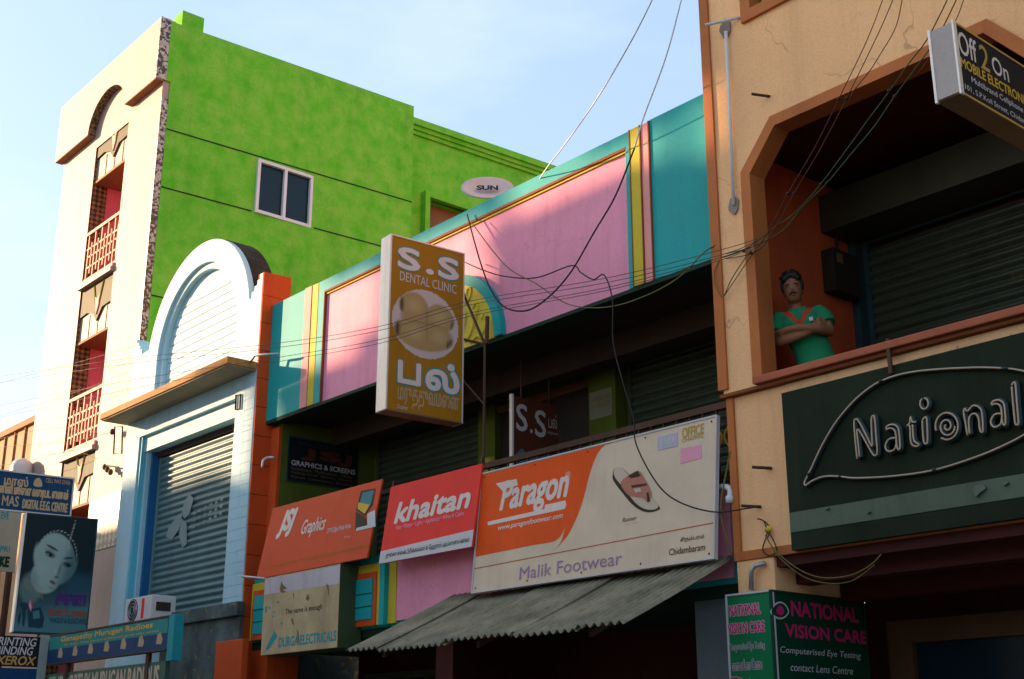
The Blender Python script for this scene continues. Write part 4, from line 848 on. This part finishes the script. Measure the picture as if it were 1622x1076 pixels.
S = Sign('radio_shop_upper_sign', 'teal and blue radio shop board with yellow lettering, upper of two', (-15.6, 5.95, 2.5), (1, 0, 0), (0, 0, 1))
v0, v1 = S.uv(77, 1052)[1], S.uv(268, 977)[1]; ul, ur = S.uv(77, 1030)[0], S.uv(266, 1000)[0]
S.box('board', ul, ur, v0, v1, 0, .07, P_navy); h = v1-v0
S.poly([(ul+.01, v0+h*.5), (ur-.01, v0+h*.5), (ur-.01, v1-.01), (ul+.01, v1-.01)], flat('print_teal2', (.02, .24, .22)), 1, 'teal_band')
for (a, b, c, d) in ((ul, ur, v0-.015, v0), (ul, ur, v1, v1+.015)): S.box('frame', a, b, c, d, -.008, .075, M_iron)
S.textuv('Ganapathy Murugan Radioes', ul+.35, v0+h*.68, ur-.35, v0+h*.93, P_yel, 2, .03); S.textuv('TV, Radio, Mixie, Fan and all Electrical goods sales, service', ul+.45, v0+h*.56, ur-.2, v0+h*.64, P_yel, 2, 0)
for i in range(7): S.poly([(ul+.3+i*.42, v0+.06), (ul+.42+i*.42, v0+.05), (ul+.44+i*.42, v0+.1), (ul+.38+i*.42, v0+.17), (ul+.32+i*.42, v0+.15)], P_tan, 2, 'picture')
S.box('end_panel', ur+.005, ur+.13, v0-.12, v1+.02, .0, .1, P_teal); S.box('post', ul+.5, ul+.56, -2.5, v0, .02, .06, M_iron); S.box('post', ur-.5, ur-.44, -2.5, v0, .02, .06, M_iron)
S = Sign('radio_shop_lower_sign', 'green board with cream radio shop lettering, lower of two', (-15.6, 5.99, 2.0), (1, 0, 0), (0, 0, 1))
v1 = S.uv(262, 1047)[1]; ul, ur = S.uv(77, 1065)[0], S.uv(262, 1055)[0]
S.box('board', ul, ur, v1-.42, v1, 0, .05, paint('worn_green', (.06, .15, .11), .6, .3, .4, 0, chip=(.3, .3, .25), chipamt=.66)); S.textuv('SENDOORTHY MURUGAN RADIOUS', ul+.05, v1-.25, ur-.12, v1-.03, P_tooth, 2, .03); S.box('post', ur-.6, ur-.54, -2.0, v1-.42, .02, .06, M_iron)
# ------------------------------------------------------------ corrugated awning
aw = thing('tin_awning', 'weathered corrugated tin awning sloping out under the footwear board', 'awning', (-7.4, 6.5, 2.4))
M_tin = paint('weathered_tin', (.25, .22, .14), .75, .4, .6, .15, 2.5, 50, metal=.1, chip=(.22, .12, .05), chipamt=.7, streak=10)
sheets = [(-9.05, -8.62, .035), (-8.66, -7.75, .012), (-7.80, -6.95, .03), (-7.0, -6.3, .010), (-6.34, -5.86, .026)]
for k, (a, b, dz) in enumerate(sheets):
    n = int((b-a)/.0095); vs = []; fs = []
    rows = 5; y0, z0, y1, z1 = 7.06, 2.895, 5.97+random.uniform(-.015, .02), 2.375+random.uniform(-.006, .006)
    for r in range(rows):
        t = r/(rows-1)
        for i in range(n+1):
            x = a+(b-a)*i/n; vs.append((x+(.012*t if k % 2 else -.008*t), y0+(y1-y0)*t, z0+(z1-z0)*t+dz+.014*math.sin(2*math.pi*x/.076)-.008*math.sin(math.pi*t)))
    for r in range(rows-1):
        for i in range(n): fs.append((r*(n+1)+i, r*(n+1)+i+1, (r+1)*(n+1)+i+1, (r+1)*(n+1)+i))
    o = MB().add(vs, fs).build('tin_sheet', M_tin, aw, smooth=True)
    sol = o.modifiers.new('thick', 'SOLIDIFY'); sol.thickness = .003
for x in (-8.8, -7.6, -6.4): MB().add([(x+i*.04, y, z+j) for i in (0, 1) for (y, z) in ((6.15, 2.40), (7.05, 2.84)) for j in (0, -.05)], [(0, 1, 3, 2), (4, 6, 7, 5), (0, 4, 5, 1), (2, 3, 7, 6), (0, 2, 6, 4), (1, 5, 7, 3)]).build('rafter', M_iron, aw)
# ------------------------------------------------------------ air conditioner on the ledge
ACu = thing('air_conditioner', 'white outdoor air conditioner unit under the blue shutter', 'air conditioner', (-14.3, 6.75, 3.0))
box('case', -14.82, -14.12, 6.62, 6.93, 3.06, 3.36, M_pvc, ACu, .015)
g = MB()
for r in (.05, .085, .12): g.tube([(-14.6+r*math.cos(R(t)), 6.612, 3.21+r*math.sin(R(t))) for t in range(0, 360, 20)], .006, 5, True)
MB().prism(arc(-14.6, 3.21, .135, 0, 345, 23), XZ(6.616, 6.622)).build('fan_opening', M_rdark, ACu)
for r in (.05, .085, .12): MB().tube([(-14.6+r*math.cos(R(t)), 6.612, 3.21+r*math.sin(R(t))) for t in range(0, 360, 20)], .006, 5, True).build('fan_guard', M_metal, ACu)
box('stripe', -14.36, -14.3, 6.614, 6.619, 3.1, 3.33, P_red, ACu); box('side_grille', -14.118, -14.112, 6.68, 6.86, 3.18, 3.28, M_rdark, ACu); box('bracket', -14.8, -14.1, 6.66, 6.98, 3.03, 3.055, M_iron, ACu)
# ------------------------------------------------------------ satellite dish
dp = at(772, 298, 7.62)
dish = thing('satellite_dish', 'grey satellite dish with lettering on the roof behind the pink parapet', 'satellite dish', (dp.x, dp.y, 5.4))
nrm = Vector((CAM.x-dp.x, CAM.y-dp.y, 0)).normalized()*math.cos(R(42)) + Vector((0, 0, math.sin(R(42))))
ua = Vector((0, 0, 1)).cross(nrm).normalized(); va = nrm.cross(ua)
vs = []; fs = []; rings = 7; sg_ = 32
for i in range(rings+1):
    r = .27*i/rings
    for k in range(sg_): vs.append(dp + ua*(r*math.cos(2*math.pi*k/sg_)) + va*(r*math.sin(2*math.pi*k/sg_)) + nrm*(-.05+.05*(i/rings)**2))
for i in range(rings):
    for k in range(sg_): fs.append((i*sg_+k, i*sg_+(k+1) % sg_, (i+1)*sg_+(k+1) % sg_, (i+1)*sg_+k))
d_ = MB().add(vs, fs).build('reflector', paint('dish_grey', (.48, .44, .44), .55, .06, .2, 0), dish, smooth=True); sm_ = d_.modifiers.new('t', 'SOLIDIFY'); sm_.thickness = .012
vt, ft = text_mesh('SUN', .05); MB().add([dp+ua*(-.11+p[0]*.22)+va*(-.06+p[1]*.12)+nrm*(.004) for p in vt], ft).build('lettering', P_black, dish)
MB().tube([(dp.x, dp.y+.06, 5.4), (dp.x, dp.y+.06, dp.z-.05)], .025).tube([(dp.x, dp.y+.06, dp.z-.05), dp-nrm*.06], .02).build('mast', M_metal, dish)
# ------------------------------------------------------------ pipes, brackets and bolts
def tubething(name, label, cat, pts, r, mat, seg=8, group=None):
    o = MB().tube(pts, r, seg).build(name, mat, smooth=True); return tag(o, label, cat, group)
cp = thing('conduit_pipe', 'white conduit pipe with grey cement patches down the peach corner', 'pipe', (-5.63, 6.9, 5.5))
MB().tube([at(1150, 50, 6.93), at(1162, 325, 6.93)], .013, 8).build('tube', M_pvc, cp, smooth=True)
M_cem = paint('cement_patch', (.30, .25, .20), .95, .3, .3, .4)
for (px, py, w_, h_) in ((1150, 46, .055, .08), (1163, 326, .05, .07)):
    p = at(px, py, 6.955); MB().prism([(p.x+w_*math.cos(R(t))*random.uniform(.8, 1.15), p.z+h_*math.sin(R(t))*random.uniform(.8, 1.15)) for t in range(0, 360, 30)], XZ(6.945, 6.958)).build('cement_patch', M_cem, cp)
tubething('service_rod', 'thin white rod sticking out of the peach wall corner near the top', 'rod', [at(1117, 40, 6.8), at(1172, 28, 6.95)], .012, M_pvc)
for i, (px, py, lb) in enumerate(((1219, 153, 'short rusty bolt in the peach wall right of the conduit pipe'), (1222, 742, 'short bolt in peach wall left of neon board, above the cable hook'), (1205, 803, 'bolt in peach wall that holds the hanging cable'))):
    p = at(px, py, 7.0 if py > 600 else 6.96); tubething('wall_bolt', lb, 'bolt', [p, p+Vector((-.06, -.13, -.0))], .011, M_iron, group='bolts in the peach wall')
wb = thing('wire_anchor', 'tangle of wire on a small insulator hook low on the peach wall', 'hook', at(1215, 840, 6.98))
for pts in ([(1200, 822), (1210, 826), (1215, 845), (1208, 870), (1218, 880), (1230, 872), (1222, 850), (1212, 840)], [(1212, 826), (1220, 838), (1216, 852)]): MB().tube(cr([at(a, b, 6.97) for a, b in pts], 5), .005, 5).build('wire_loop', M_iron, wb)
MB().ball(at(1218, 838, 6.97), .02).build('insulator', M_gold if False else M_medal, wb)
el = thing('pvc_elbow', 'white plastic pipe elbow beside the footwear board', 'pipe', at(1155, 790, 6.98))
MB().tube(cr([at(1140, 772, 7.02), at(1152, 772, 7.0), at(1157, 778, 6.99), at(1156, 792, 6.98)], 5), .022, 10).build('tube', M_pvc, el, smooth=True); MB().tube([at(1156, 786, 6.98), at(1156, 797, 6.98)], .03, 10).build('socket', M_pvc, el, smooth=True)
tubething('drain_pipe', 'thin grey drain pipe on pillar above the green eye board', 'pipe', [at(1190, 935, 6.95), at(1190, 905, 6.95), at(1196, 897, 6.95), at(1212, 892, 6.97)], .017, M_metal)
tubething('pipe_stub', 'grey pipe stub across the top of the red pier', 'pipe', [at(396, 574, 6.88), at(404, 563, 6.9), at(440, 561, 6.95)], .016, M_metal)
tubething('pipe_stub', 'small curved white pipe end low on the red pier', 'pipe', cr([at(434, 725, 7.15), at(424, 725, 7.1), at(417, 730, 7.05), at(415, 740, 7.03)], 4), .014, M_pvc)
tubething('sign_rod', 'thin pale green rod beside the weathered light box', 'rod', [at(383, 913, 6.85), at(420, 917, 6.85)], .014, M_metal)
br = thing('sign_bracket', 'rusty iron strut frame holding the dental sign box', 'bracket', at(768, 545, 7.0))
MB().tube([at(731, 458, 6.95), at(768, 546, 7.02)], .013).build('strut', M_iron, br); MB().tube([at(731, 537, 6.95), at(768, 546, 7.02)], .014).build('strut', M_iron, br); MB().tube([at(768, 546, 7.02), at(766, 735, 7.02)], .012).build('strut', M_iron, br); MB().tube([at(772, 502, 7.05), at(771, 545, 7.03)], .02).build('strut', M_iron, br); MB().tube([at(731, 600, 6.95), at(766, 640, 7.02)], .008).build('strut', M_iron, br)
wbk = thing('service_bracket', 'thin black metal frame with insulators on the white building corner', 'bracket', at(186, 700, 7.1))
MB().tube([at(182, 676, 7.05), at(194, 676, 7.05), at(193, 719, 7.05), at(180, 719, 7.05)], .012, 6, True).build('frame', M_iron, wbk)
for px, py in ((166, 740), (170, 744), (175, 748), (178, 684)): MB().ball(at(px, py, 7.05), .035, None, .045).build('insulator', M_iron, wbk)
MB().tube([at(164, 737, 7.05), at(188, 740, 7.05)], .012).build('arm', M_iron, wbk)
hk = thing('shutter_hook', 'small white hook frame on the blue shutter jamb', 'hook', at(378, 637, 6.96))
MB().tube([at(374, 626, 6.96), at(381, 625, 6.96), at(380, 648, 6.96), at(373, 649, 6.96)], .012, 6, True).build('frame', M_iron, hk)
wt = thing('roof_tank', 'small white rounded tank behind the blue clinic board', 'tank', at(33, 752, 7.0))
p = at(33, 752, 7.0); MB().tube([(p.x, p.y, p.z-.3), (p.x, p.y, p.z+.12), (p.x, p.y, p.z+.2), (p.x, p.y, p.z+.25)], [.17, .17, .14, .05], 14).build('tank_body', M_pvc, wt, smooth=True); MB().tube([(p.x, p.y, 0), (p.x, p.y, p.z-.3)], .05).build('post', M_iron, wt)
mb = thing('meter_box', 'dark electricity meter box on red wall behind the standing man', 'meter box', (-5.62, 8.3, 5.1))
box('case', -5.698, -5.58, 8.12, 8.46, 5.08, 5.44, M_darkdoor, mb, .01); box('label_plate', -5.579, -5.576, 8.16, 8.24, 5.32, 5.4, P_tan2, mb); MB().tube([(-5.66, 8.3, 5.44), (-5.66, 8.3, 6.0)], .012).build('cable', M_black, mb)
# ------------------------------------------------------------ overhead cables
M_cable = paint('cable_black', (.02, .018, .015), .6, .2, 0, 0); M_cablet = paint('cable_brown', (.07, .06, .05), .6, .2, 0, 0); M_cabley = paint('cable_yellow', (.16, .12, .02), .6, .2, 0, 0); M_cableg = paint('cable_green', (.035, .09, .03), .6, .2, 0, 0); M_cablep = paint('cable_pale', (.85, .92, .95), .6, .1, 0, 0); M_cabler = paint('cable_red', (.10, .03, .02), .6, .2, 0, 0)
def cable(label, pts, r, mat, n=6):
    P = [at(p[0], p[1], p[2]) for p in pts]
    for i, q in enumerate(P): pass
    return tag(MB().tube(cr(P, n), r, 6).build('cable', mat, smooth=True), label, 'cable', 'overhead cables')
def beads(o, pts, r=.013):
    for a, b, y in pts: MB().ball(at(a, b, y), r, u=8, v=6).build('spacer', M_black, o)
cable('pale cable crossing the sky to the end of the green wall', [(1045, -30, 6.2), (1033, 0, 6.25), (1000, 65, 6.4), (950, 150, 6.6), (900, 222, 6.8), (865, 268, 7.0), (845, 300, 7.3)], .0062, M_cablep)
cable('pale cable from the sky down to a slack loop on pink parapet', [(1088, -40, 6.3), (1079, 0, 6.3), (1055, 90, 6.4), (1020, 185, 6.5), (1005, 235, 6.55)], .0062, M_cablep)
cable('thick black slack cable looping across the pink parapet', [(1005, 235, 6.55), (975, 310, 6.65), (940, 370, 6.7), (905, 430, 6.75), (870, 470, 6.8), (835, 492, 6.85), (800, 487, 6.9), (778, 460, 6.95), (764, 425, 7.0), (752, 385, 7.03), (740, 340, 7.08)], .0075, M_cable)
cable('brown cable drooping from parapet then hanging past footwear board to the bolt', [(735, 415, 7.04), (765, 428, 7.02), (800, 438, 7.0), (850, 440, 7.0), (905, 421, 6.98), (920, 432, 6.96), (940, 443, 6.94), (957, 436, 6.92), (970, 475, 6.9), (971, 540, 6.88), (985, 600, 6.86), (1003, 660, 6.85), (1008, 705, 6.84), (1040, 765, 6.83), (1075, 795, 6.83), (1130, 811, 6.85), (1180, 806, 6.88), (1205, 802, 6.9)], .0058, M_cable)
cable('yellow slack cable hanging below the parapet edge', [(745, 350, 7.05), (800, 420, 7.0), (850, 450, 6.98), (900, 482, 6.95), (960, 487, 6.93), (1020, 470, 6.9), (1075, 440, 6.9), (1115, 400, 6.92), (1138, 387, 6.95)], .005, M_cabley)
for k, (lb, a, b, c, e_) in enumerate((('topmost of four thin wires strung along the pink parapet', 396, 478, 545, 592), ('second of four thin wires strung along the pink parapet', 404, 484, 552, 602), ('third of four thin wires strung along the pink parapet', 408, 497, 568, 640), ('lowest of four thin wires strung along the pink parapet', 412, 502, 575, 660))):
    cable(lb, [(1200, 378+k*3, 6.85), (1142, a, 6.75), (960, (a*.55+b*.45)+8, 6.35), (740, b, 5.95), (600, (b+c)/2+6, 5.85), (430, c, 5.85), (200, c+(e_-c)*.5, 5.9), (-40, e_+10, 5.9)], .0025, M_cablet)
c1 = cable('left wire of the dark pair slanting down the peach wall', [(1405, -20, 6.4), (1375, 60, 6.5), (1329, 156, 6.65), (1290, 235, 6.75), (1248, 307, 6.83), (1215, 370, 6.88), (1180, 420, 6.9), (1148, 468, 6.93)], .0035, M_cabler); beads(c1, [(1329, 156, 6.65), (1248, 307, 6.83)])
c1 = cable('right wire of the dark pair slanting down the peach wall', [(1422, -20, 6.4), (1395, 45, 6.5), (1341, 156, 6.65), (1300, 235, 6.75), (1258, 306, 6.83), (1222, 372, 6.88), (1195, 400, 6.9), (1150, 410, 6.93)], .0035, M_cabler); beads(c1, [(1341, 156, 6.65), (1258, 306, 6.83)])
cable('thin wavy wire hanging beside the dark pair on peach wall', [(1432, -20, 6.5), (1420, 40, 6.55), (1395, 85, 6.6), (1378, 112, 6.65), (1352, 145, 6.7), (1345, 165, 6.75)], .0035, M_cabler)
c1 = cable('left wire of the green pair crossing the balcony opening', [(1510, -20, 6.4), (1470, 60, 6.5), (1440, 100, 6.55), (1408, 146, 6.62), (1375, 190, 6.68), (1350, 225, 6.72), (1300, 292, 6.8), (1262, 335, 6.85), (1225, 362, 6.88), (1180, 395, 6.9), (1145, 408, 6.92)], .0042, M_cableg); beads(c1, [(1408, 144, 6.62), (1300, 292, 6.8)])
c1 = cable('right wire of the green pair crossing the balcony opening', [(1524, -20, 6.4), (1490, 50, 6.5), (1460, 95, 6.55), (1417, 153, 6.62), (1385, 200, 6.68), (1345, 248, 6.74), (1310, 290, 6.8), (1270, 330, 6.85), (1240, 365, 6.88), (1195, 390, 6.9), (1150, 402, 6.92)], .0042, M_cableg); beads(c1, [(1417, 153, 6.62), (1310, 290, 6.8), (1178, 398, 6.9), (1190, 401, 6.9)])
cable('thin reddish wire trailing behind the green pair at top right', [(1532, -20, 6.5), (1515, 30, 6.55), (1485, 70, 6.6), (1470, 95, 6.62), (1455, 115, 6.65)], .0032, M_cabler)
cable('thin wire hooked down the orange corner trim beside teal parapet', [(1190, 395, 6.9), (1160, 440, 6.9), (1145, 470, 6.92), (1133, 450, 6.92), (1132, 430, 6.93), (1140, 412, 6.94)], .004, M_cabley)
cable('slack yellow cable hanging between footwear board and peach corner', [(1157, 715, 6.9), (1150, 750, 6.88), (1143, 790, 6.87), (1143, 820, 6.87), (1150, 850, 6.88), (1160, 880, 6.92)], .006, M_cabley)
cable('upper of two thin wires looping under the neon board', [(1212, 848, 6.9), (1228, 872, 6.88), (1262, 900, 6.86), (1300, 915, 6.86), (1345, 912, 6.88), (1378, 896, 6.9), (1396, 878, 6.92)], .004, M_cabley)
cable('lower of two thin wires looping under the neon board', [(1214, 850, 6.92), (1232, 880, 6.9), (1270, 912, 6.88), (1310, 924, 6.88), (1350, 920, 6.9), (1385, 895, 6.92)], .0035, M_cabley)
for k, (lb, pts) in enumerate((('upper thin wire running left across white building from its bracket', [(180, 684, 7.0), (110, 700, 6.9), (40, 705, 6.8), (-30, 712, 6.7)]), ('middle thin wire running left across white building from its bracket', [(178, 742, 7.0), (120, 715, 6.9), (50, 730, 6.8), (-30, 742, 6.7)]), ('thin wire sagging left over the white building above the tan roof', [(200, 590, 6.9), (130, 618, 6.85), (60, 640, 6.8), (-30, 668, 6.7)]), ('long thin wire from arched gable to the left edge', [(215, 548, 6.9), (120, 575, 6.85), (40, 596, 6.8), (-30, 616, 6.7)]), ('thin wire low across the tan building to the left edge', [(176, 688, 7.0), (90, 678, 6.9), (20, 690, 6.8), (-30, 706, 6.7)]))):
    cable(lb, pts, .0028, M_cablet)
# ------------------------------------------------------------ man with folded arms at the balcony
def remeshed(name, mb, mats, voxel, parent, smooth_it=4):
    o = mb.build(name, mats); m = o.modifiers.new('r', 'REMESH'); m.mode = 'VOXEL'; m.voxel_size = voxel; m.use_smooth_shade = True
    s_ = o.modifiers.new('s', 'SMOOTH'); s_.iterations = smooth_it; s_.factor = .5
    dg = bpy.context.evaluated_depsgraph_get(); me = bpy.data.meshes.new_from_object(o.evaluated_get(dg)); o.modifiers.clear(); o.data = me
    for p in me.polygons: p.use_smooth = True
    o.parent = parent; return o
def loft(mb, rings, seg=20):
    vs = []; fs = []
    for (x, y, z, rx, ry) in rings:
        for k in range(seg): t = 2*math.pi*k/seg; vs.append((x+rx*math.cos(t), y+ry*math.sin(t), z))
    n = len(rings)
    for i in range(n-1):
        for k in range(seg): fs.append((i*seg+k, i*seg+(k+1) % seg, (i+1)*seg+(k+1) % seg, (i+1)*seg+k))
    fs.append(tuple(range(seg))); fs.append(tuple((n-1)*seg+k for k in range(seg))); mb.add(vs, fs)
PX = Vector((-5.275, 7.40, 3.28)); HS = 1.0
man = thing('person', 'man in green shirt with red collar and folded arms standing at balcony opening', 'person', mat=Matrix.Translation(PX) @ Matrix.Rotation(R(33), 4, 'Z') @ Matrix.Rotation(R(-5), 4, 'Y') @ Matrix.Diagonal((.90, .96, .985, 1)))
skin = paint('skin', (.27, .11, .05), .55, .08, 0, .05, 8, 90); hairm = paint('hair', (.012, .009, .008), .55, .2, 0, .2, 20, 120); shirtm = paint('shirt_green', (.010, .23, .09), .85, .1, 0, .2, 6, 160); shirtr = paint('shirt_red', (.50, .055, .025), .85, .1, 0, .2, 6, 160); pantm = paint('trousers', (.03, .035, .05), .9, .15, 0, .2, 6, 120)
body = MB()
loft(body, [(.13, 0, .06, .05, .05), (.125, 0, .45, .055, .06), (.12, 0, .5, .06, .06), (.13, 0, .9, .085, .09)]); loft(body, [(-.02, .02, .06, .05, .05), (.0, .02, .45, .055, .06), (.01, .01, .5, .06, .06), (.03, 0, .9, .085, .09)])
for fx, fy_ in ((.13, -.06), (-.02, -.04)): body.ball((fx, fy_, .04), .045, .12, .04)
loft(body, [(.085, 0, .86, .14, .095), (.085, 0, .95, .15, .10), (.065, 0, 1.05, .135, .09), (.035, -.005, 1.18, .145, .095), (.01, -.005, 1.3, .16, .10), (0, 0, 1.37, .145, .085), (-.005, .0, 1.41, .09, .065), (-.008, 0, 1.43, .055, .055)])
body.tube([(-.008, .005, 1.40), (-.012, -.005, 1.46), (-.015, -.012, 1.52)], [.056, .052, .052], 14)
hc = Vector((-.015, -.025, 1.585))
body.ball(hc+Vector((0, .012, .02)), .080, .097, .092, 20, 14); loft(body, [(hc.x, hc.y-.03, 1.462, .024, .024), (hc.x, hc.y-.03, 1.475, .042, .044), (hc.x, hc.y-.022, 1.497, .057, .062), (hc.x, hc.y-.012, 1.53, .068, .075), (hc.x, hc.y-.008, 1.57, .074, .081), (hc.x, hc.y, 1.62, .077, .085)])
body.add([(hc.x-.017, hc.y-.078, 1.535), (hc.x+.017, hc.y-.078, 1.535), (hc.x, hc.y-.112, 1.535), (hc.x, hc.y-.083, 1.59), (hc.x, hc.y-.06, 1.56)], [(0, 1, 2), (0, 2, 3), (2, 1, 3), (0, 3, 4), (3, 1, 4), (1, 0, 4)])
for s in (-1, 1): body.ball(hc+Vector((s*.074, .012, -.02)), .013, .022, .033)
# arms: sleeve to elbow to wrist
armL = [(-.165, .0, 1.375), (-.205, -.01, 1.30), (-.205, -.055, 1.175)]; foreL = [(-.205, -.055, 1.175), (-.12, -.14, 1.165), (.04, -.165, 1.185), (.115, -.15, 1.215)]
armR = [(.165, .0, 1.375), (.205, -.005, 1.30), (.215, -.05, 1.20)]; foreR = [(.215, -.05, 1.20), (.13, -.145, 1.205), (0, -.185, 1.225), (-.10, -.165, 1.235)]
body.tube(cr(armL, 4), [.047]*5+[.038]*4, 14); body.tube(cr(foreL, 4), [.037, .038, .038, .037, .036, .034, .032, .03, .028, .026, .025, .024, .023], 14)
body.tube(cr(armR, 4), [.047]*5+[.038]*4, 14); body.tube(cr(foreR, 4), [.037, .038, .038, .037, .036, .034, .032, .03, .028, .026, .025, .024, .023], 14)
body.ball(armL[-1], .037); body.ball(armR[-1], .037)
# hand of left-side arm on the other upper arm: palm and fingers lying upwards
body.tube([(.115, -.15, 1.215), (.155, -.128, 1.25)], [.025, .03], 12)
for i in range(4):
    b0 = Vector((.130+i*.016, -.142+i*.010, 1.262-i*.012)); body.tube([b0, b0+Vector((.016, .0, .03)), b0+Vector((.03, .014, .05-abs(i-1.3)*.004))], [.0095, .009, .0075], 8)
body.tube([(.125, -.155, 1.23), (.108, -.165, 1.262), (.112, -.16, 1.28)], [.012, .0105, .009], 8)
# other hand tucked under
body.tube([(-.10, -.165, 1.235), (-.16, -.125, 1.225)], [.028, .03], 12)
for i in range(4):
    b0 = Vector((-.155, -.135+i*.012, 1.25-i*.016)); body.tube([b0, b0+Vector((-.03, .012, -.004)), b0+Vector((-.052, .03, -.01))], [.0095, .009, .0075], 8)
remeshed('body', body, skin, .0075, man, 3)
sh = MB()
loft(sh, [(.095, 0, .80, .165, .115), (.092, 0, .9, .163, .115), (.085, 0, .98, .158, .11), (.065, 0, 1.06, .15, .104), (.035, -.005, 1.18, .157, .108), (.01, -.005, 1.3, .172, .113), (0, 0, 1.375, .158, .097), (-.004, .008, 1.42, .095, .07)], 24)
for arm in (armL, armR):
    d = [Vector(p) for p in cr([Vector(p) for p in arm], 4)][:6]; sh.tube([Vector((arm[0][0]*.6, 0, 1.37))]+d, [.05, .06, .064, .066, .067, .066, .065][:len(d)+1], 16)
so = remeshed('shirt', sh, [shirtm, shirtr], .0085, man, 5)
me = so.data
if len(me.materials) < 2: me.materials.clear(); me.materials.append(shirtm); me.materials.append(shirtr)
for p in me.polygons:
    c_ = p.center; xx = abs(c_.x+.003)
    v_in = 1.305+xx*1.15; v_out = 1.245+xx*1.30
    if c_.y < .03 and v_out < c_.z < v_in+.02 and xx < .115: p.material_index = 1
    if abs(c_.x) > .17 and 1.232 < c_.z < 1.262 and c_.y > -.1: p.material_index = 1
pn = MB(); loft(pn, [(.13, 0, .05, .068, .075), (.125, 0, .5, .075, .08), (.12, 0, .85, .1, .11)]); loft(pn, [(-.02, .02, .05, .068, .075), (.005, .01, .5, .075, .08), (.05, 0, .85, .1, .11)]); loft(pn, [(.085, 0, .8, .155, .108), (.085, 0, .92, .155, .108)])
remeshed('trousers', pn, pantm, .012, man, 3)
hr = MB(); hr.ball(hc+Vector((0, .026, .044)), .089, .102, .090, 20, 14)
for i in range(26): t = random.uniform(0, 6.28); ph = random.uniform(.1, 1.2); hr.ball(hc+Vector((.088*math.sin(ph)*math.cos(t), .022+.1*math.sin(ph)*math.sin(t), .052+.088*math.cos(ph))), .022, .022, .018, 8, 6)

hr.ball(hc+Vector((-.03, -.055, .072)), .045, .03, .028); hr.ball(hc+Vector((.03, -.055, .075)), .042, .03, .028); hr.ball(hc+Vector((0, -.06, .085)), .045, .028, .025); hr.ball(hc+Vector((-.078, -.012, .02)), .016, .026, .05); hr.ball(hc+Vector((.078, -.012, .02)), .016, .026, .05); hr.ball(hc+Vector((-.05, -.062, .06)), .028, .02, .02); hr.ball(hc+Vector((.052, -.06, .058)), .028, .02, .02); hr.ball(hc+Vector((0, .07, -.03)), .065, .04, .05)
ho = remeshed('hair', hr, hairm, .006, man, 2)
for s in (-1, 1):
    e_ = MB().ball((hc.x+s*.031, hc.y-.0785, 1.574), .0105, .005, .0045, 10, 6).build('eye', paint('eye_white', (.30, .24, .2), .3, .05, 0, 0)); e_.parent = man
    i_ = MB().ball((hc.x+s*.031+.002, hc.y-.083, 1.574), .005, .0035, .0045, 8, 6).build('iris', M_black); i_.parent = e_
    b_ = MB().tube([(hc.x+s*.013, hc.y-.084, 1.589), (hc.x+s*.032, hc.y-.083, 1.594), (hc.x+s*.052, hc.y-.072, 1.588)], [.003, .0038, .0022], 6).build('eyebrow', hairm); b_.parent = man
mo = MB().tube([(hc.x-.03, hc.y-.082, 1.518), (hc.x-.014, hc.y-.092, 1.524), (hc.x, hc.y-.095, 1.523), (hc.x+.014, hc.y-.092, 1.524), (hc.x+.03, hc.y-.082, 1.518)], [.003, .0052, .0048, .0052, .003], 8).build('moustache', hairm, smooth=True); mo.parent = man
li = MB().tube([(hc.x-.022, hc.y-.084, 1.508), (hc.x, hc.y-.093, 1.506), (hc.x+.022, hc.y-.084, 1.508)], [.002, .0045, .002], 8).build('lips', paint('lips', (.20, .085, .06), .5, .05, 0, 0), smooth=True); li.parent = man
cl = MB()
cl.tube(cr([Vector((-.075, .03, 1.432)), Vector((-.06, -.045, 1.415)), Vector((-.03, -.088, 1.365)), Vector((-.002, -.108, 1.315)), Vector((.03, -.088, 1.365)), Vector((.055, -.045, 1.415)), Vector((.07, .03, 1.432)), Vector((0, .07, 1.44))], 5, True), .011, 8, True).build('collar', shirtm, smooth=True).parent = man
bg_ = MB().box(.075, .105, -.117, -.105, 1.285, 1.315).build('shirt_badge', P_wht2); bg_.parent = man
